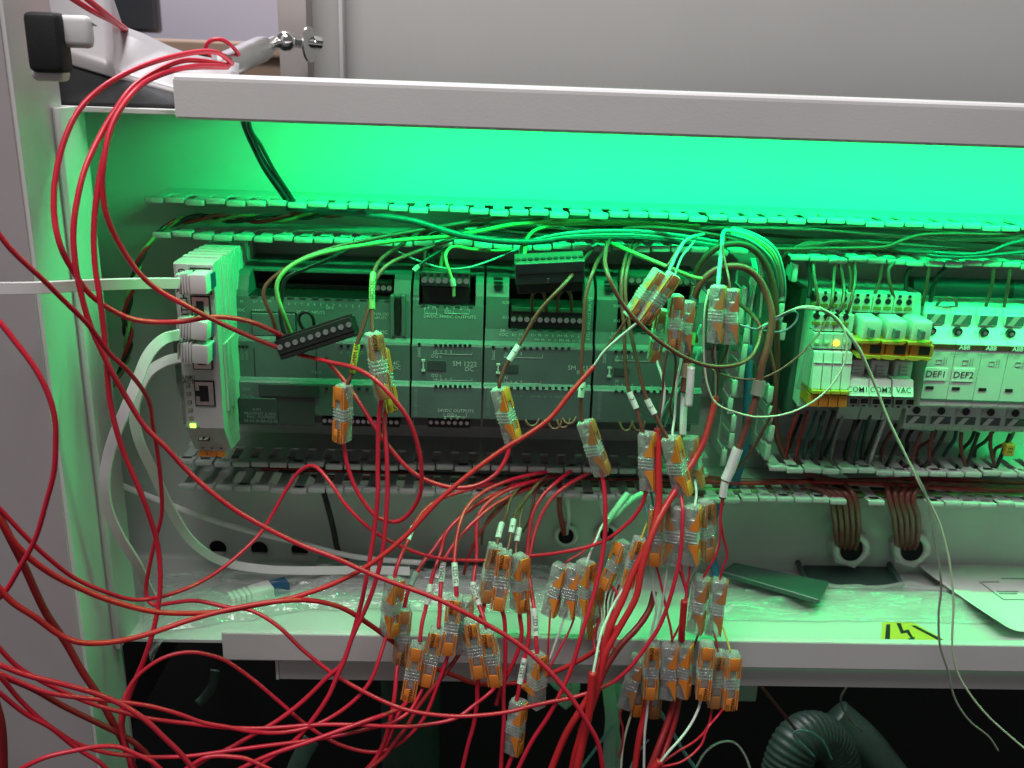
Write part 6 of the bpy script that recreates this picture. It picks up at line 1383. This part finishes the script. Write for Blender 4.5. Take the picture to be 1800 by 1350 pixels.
w('pale core rising from the bright connector to the pale sleeves', 'white_wire', 0.8, [(1030,994,-124),(1038,970,-120),(1050,945,-112),(1058,925,-104),(1070,910,-98)])
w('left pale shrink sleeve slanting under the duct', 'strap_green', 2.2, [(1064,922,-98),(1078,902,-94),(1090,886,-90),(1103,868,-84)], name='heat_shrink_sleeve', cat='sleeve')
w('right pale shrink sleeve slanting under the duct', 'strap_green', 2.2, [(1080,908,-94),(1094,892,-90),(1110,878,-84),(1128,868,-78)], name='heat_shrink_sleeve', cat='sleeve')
w('thin red core rising from the leaning connector behind the long red wire', R, 0.7, [(985,1000,-118),(1000,985,-112),(1025,970,-104),(1045,950,-94),(1056,925,-84)])
for i in range(5):
    x_ = 1046 + i * 7
    w(['leftmost', 'second', 'middle', 'fourth', 'rightmost'][i] + ' thin core in the tangle below the slanted connectors', (R, 'white_wire', RD, 'white_wire', R)[i], 0.7, [(x_ + 14, 1028, -116), (x_ + 6, 1055, -114), (x_ + 9 - i * 2, 1085, -116), (x_ - 2, 1115, -122), (x_ + i * 2, 1150, -130)], group='thin cores below the slanted connectors')
# ------------------------------------------------ relay wiring
TW_ = [([(1419,455,-54),(1425,490,-58),(1422,524,-62)],'black_wire'),([(1428,455,-54),(1432,490,-62),(1438,530,-68),(1436,556,-68)],BR),([(1468,455,-54),(1465,495,-60),(1462,530,-68),(1453,556,-68)],BR),
 ([(1474,458,-54),(1483,500,-60),(1481,535,-68),(1470,557,-68)],BR),([(1486,455,-54),(1496,488,-58),(1491,526,-62)],BR),([(1501,455,-54),(1503,490,-60),(1496,530,-68),(1487,557,-68)],BR),
 ([(1549,455,-54),(1547,490,-56),(1533,528,-58)],BR),([(1576,455,-54),(1562,475,-58),(1566,505,-60),(1574,530,-58)],BR),([(1615,458,-54),(1596,478,-50),(1592,516,-44)],'black_wire'),([(1634,460,-54),(1629,500,-54),(1622,536,-48)],BR),
 ([(1678,462,-54),(1652,480,-50),(1640,505,-46),(1636,530,-44)],'black_wire'),([(1747,463,-54),(1744,500,-54),(1733,538,-48)],BR),([(1776,465,-54),(1772,500,-54),(1765,540,-48)],BR)]
wh = ['black wire into the first upper relay terminal','brown wire into the lower terminal of the first slim relay','brown wire into the lower terminal of the second slim relay','brown wire into the lower terminal of the third slim relay','brown wire into the upper terminal of the fourth slim relay','brown wire into the lower terminal of the fourth slim relay','brown wire into the COM1 relay top','brown wire into the COM2 relay top','black cable dropping before the teal conduit end','brown wire into the DEF1 contactor top','black cable curving before the teal conduit','brown wire into the unlabelled contactor top','brown wire into the top of the contactor at the picture edge']
for (pts, m), l in zip(TW_, wh): w(l, m, 1.15 if m == BR else 1.5, pts, group='wires into the relay tops')
w('short brown jumper arch on top of the DEF1 contactor', BR, 1.0, [(1644,540,-48),(1655,527,-52),(1668,523,-54),(1679,528,-52),(1682,540,-48)])
BW = [(1404,718,1378,'red_dark'),(1420,722,1396,'red_dark'),(1436,722,1410,'teal_wire'),(1450,722,1424,'teal_wire'),(1466,722,1440,'black_wire'),(1486,716,1458,'grey_wire'),(1504,738,1482,'black_wire'),(1520,738,1500,'teal_wire'),(1535,712,1512,'hose_green'),(1556,735,1526,'white_wire'),(1590,745,1556,'black_wire'),(1620,758,1590,'brown_wire'),(1640,758,1630,'brown_wire'),(1662,758,1612,'black_wire'),(1690,760,1700,'brown_wire'),(1720,760,1690,'black_wire'),(1742,760,1752,'brown_wire'),(1776,762,1740,'black_wire')]
nm = ['first','second','third','fourth','fifth','sixth','seventh','eighth','ninth','pale tenth','eleventh','twelfth','thirteenth','fourteenth','fifteenth','sixteenth','seventeenth','last']
for (x0_, y0_, x1_, m), q in zip(BW, nm):
    w(q + ' wire from the left dropping from the relays into the lower duct', m, 1.3, [(x0_, y0_, -46), (x0_ - 3 + (x1_ - x0_) * .2, y0_ + 25, -48), (x0_ + (x1_ - x0_) * .7, y0_ + 58, -44), (x1_, 822, -34)], group='wires dropping from the relays into the lower duct')
rr2 = random.Random(11)
for i in range(12):
    x_ = 1398 + i * 34; m = ('black_wire', BR, 'teal_wire', 'black_wire', 'hose_green', BR)[i % 6]
    w(nm[i] + ' wire from the left in the rear layer under the relays', m, 1.3, [(x_ + 12, 728 + i * 2.4, -30), (x_ + rr2.uniform(-8, 8), 760 + i * 1.5, -34), (x_ - 14 + rr2.uniform(-10, 10), 790, -30), (x_ - 22, 822, -24)], group='rear layer of wires under the relays')
t = pbox('cable_marker', 'sign_yellow', None, 1768, 782, 1784, 802, -0.052, -0.046, 0.0006); tag(t, 'small yellow cable marker reading 33 under the contactors', 'cable marker')
ptext(t, '33', 0.005, 'ink', 1776, 792, -0.0524, 90)
# lower duct bundle
for i in range(8):
    y_ = 838 + i * 4.6; z = -22 - (i % 3) * 9
    m = (RD, BR, RD, 'black_wire', BR, 'green_yellow', 'grey_wire', BR)[i]
    pts = [(1195, y_ - 4, z)] + [(1195 + k * 105, y_ + k * 2.0 + 4 * math.sin(k * 1.1 + i), z) for k in range(1, 7)]
    w(['topmost', 'second', 'third', 'fourth', 'fifth', 'yellow-green sixth', 'grey seventh', 'lowest'][i] + ' cable lying in the right part of the lower duct', m, 1.6 if i < 5 else 1.2, pts, name='cable', cat='cable', group='cables in the lower duct')
for i in range(5):
    y_ = 826 + i * 4
    w(['topmost', 'second', 'middle', 'fourth', 'lowest'][i] + ' dark wire lying in the left part of the lower duct', ('black_wire', RD, 'black_wire', BR, 'black_wire')[i], 1.1, [(430 + i * 30, y_ - 6, -30), (560, y_ - 4 + i, -26), (720, y_ + 4 - i, -26), (880, y_ + 10, -28), (1040, y_ + 12, -28), (1200, y_ + 14, -30)], group='dark wires in the left lower duct')
for gx, who_ in ((1489, 'nearer the connectors'), (1594, 'nearer the paper')):
    place_ = ['left front', 'second front', 'middle front', 'fourth front', 'right front', 'left rear', 'second rear', 'fourth rear', 'right rear']
    for k in range(9):
        f = k < 5; dx = (-22 + 11 * k) if f else (-18 + 12 * (k - 5)); zz_ = -8 if f else 6
        w(place_[k] + ' cable of the brown bundle entering the gland ' + who_, BR, 2.1, [(gx - 40 + dx * 1.6 + (40 if gx > 1500 else 0), 850 + 3 * (k % 4), -32 + zz_), (gx - 10 + dx, 872, -40 + zz_), (gx - 2 + dx * .95, 905, -38 + zz_), (gx + dx * .9, 934, -26 + zz_), (gx + dx * .75, 962 - (4 if f else -2), -7)], name='cable', cat='cable', group='brown bundle in the gland ' + who_)
w('white braided cable entering the small dim gland', 'white_wire', 1.5, [(990,845,-30),(996,870,-34),(1000,905,-26),(996,938,-6)], name='cable', cat='cable')
w('dark red cable entering the small dim gland', RD, 2.0, [(984,845,-30),(983,872,-34),(985,905,-28),(992,938,-6)], name='cable', cat='cable')
w('pale cable entering the gland behind the pale sleeves', 'white_wire', 1.8, [(1055,870,-34),(1060,895,-30),(1066,932,-6)], name='cable', cat='cable')
w('black cable dropping behind the lower duct to the floor at left', 'black_wire', 2.2, [(568,862,-10),(576,890,-12),(586,930,-14),(596,972,-20),(612,984,-24)], name='cable', cat='cable')
# loose thin wires at right
w('thin grey wire falling from the tie past the COM2 relay to the lower right', 'grey_wire', 0.7, [(1330,580,-100),(1366,557,-104),(1400,543,-106),(1428,543,-108),(1456,551,-110),(1483,578,-112),(1511,619,-112),(1538,678,-112),(1562,740,-114),(1586,791,-116),(1604,822,-118),(1628,871,-122),(1642,940,-126),(1653,1010,-130),(1654,1040,-130),(1650,1078,-132),(1652,1133,-134),(1666,1178,-136),(1679,1229,-138),(1704,1267,-140),(1738,1295,-140),(1755,1320,-140)])
w('thin pale wire falling beside the grey one to the lower right corner', 'pale_wire', 0.7, [(1334,582,-98),(1372,556,-102),(1406,540,-104),(1436,541,-106),(1462,554,-108),(1504,602,-112),(1534,665,-112),(1560,733,-114),(1593,802,-118),(1616,850,-120),(1638,890,-122),(1655,930,-124),(1669,988,-128),(1676,1057,-132),(1674,1133,-136),(1683,1181,-138),(1707,1223,-140),(1738,1260,-142),(1772,1291,-144),(1806,1320,-146)])
w('thin pale loop wire circling before the slim relays and the white sleeve cable', 'pale_wire', 0.65, [(1440,540,-110),(1466,555,-112),(1484,580,-114),(1487,626,-116),(1469,667,-118),(1435,702,-120),(1387,726,-121),(1335,733,-122),(1297,726,-122),(1259,709,-120),(1245,681,-118),(1239,647,-116),(1237,595,-114),(1239,543,-112),(1246,509,-108)])
w('thin brown wire sagging from the slim relay terminals to the duct', BR, 0.65, [(1456,558,-76),(1435,592,-96),(1400,629,-106),(1352,660,-112),(1311,667,-112),(1262,655,-104),(1240,640,-96)])
w('thin teal loop wire at the tie before the upright duct', 'cyan_wire', 0.65, [(1300,571,-92),(1335,580,-98),(1373,583,-102),(1394,571,-104),(1402,554,-104),(1394,547,-104),(1366,561,-104),(1340,574,-104)])
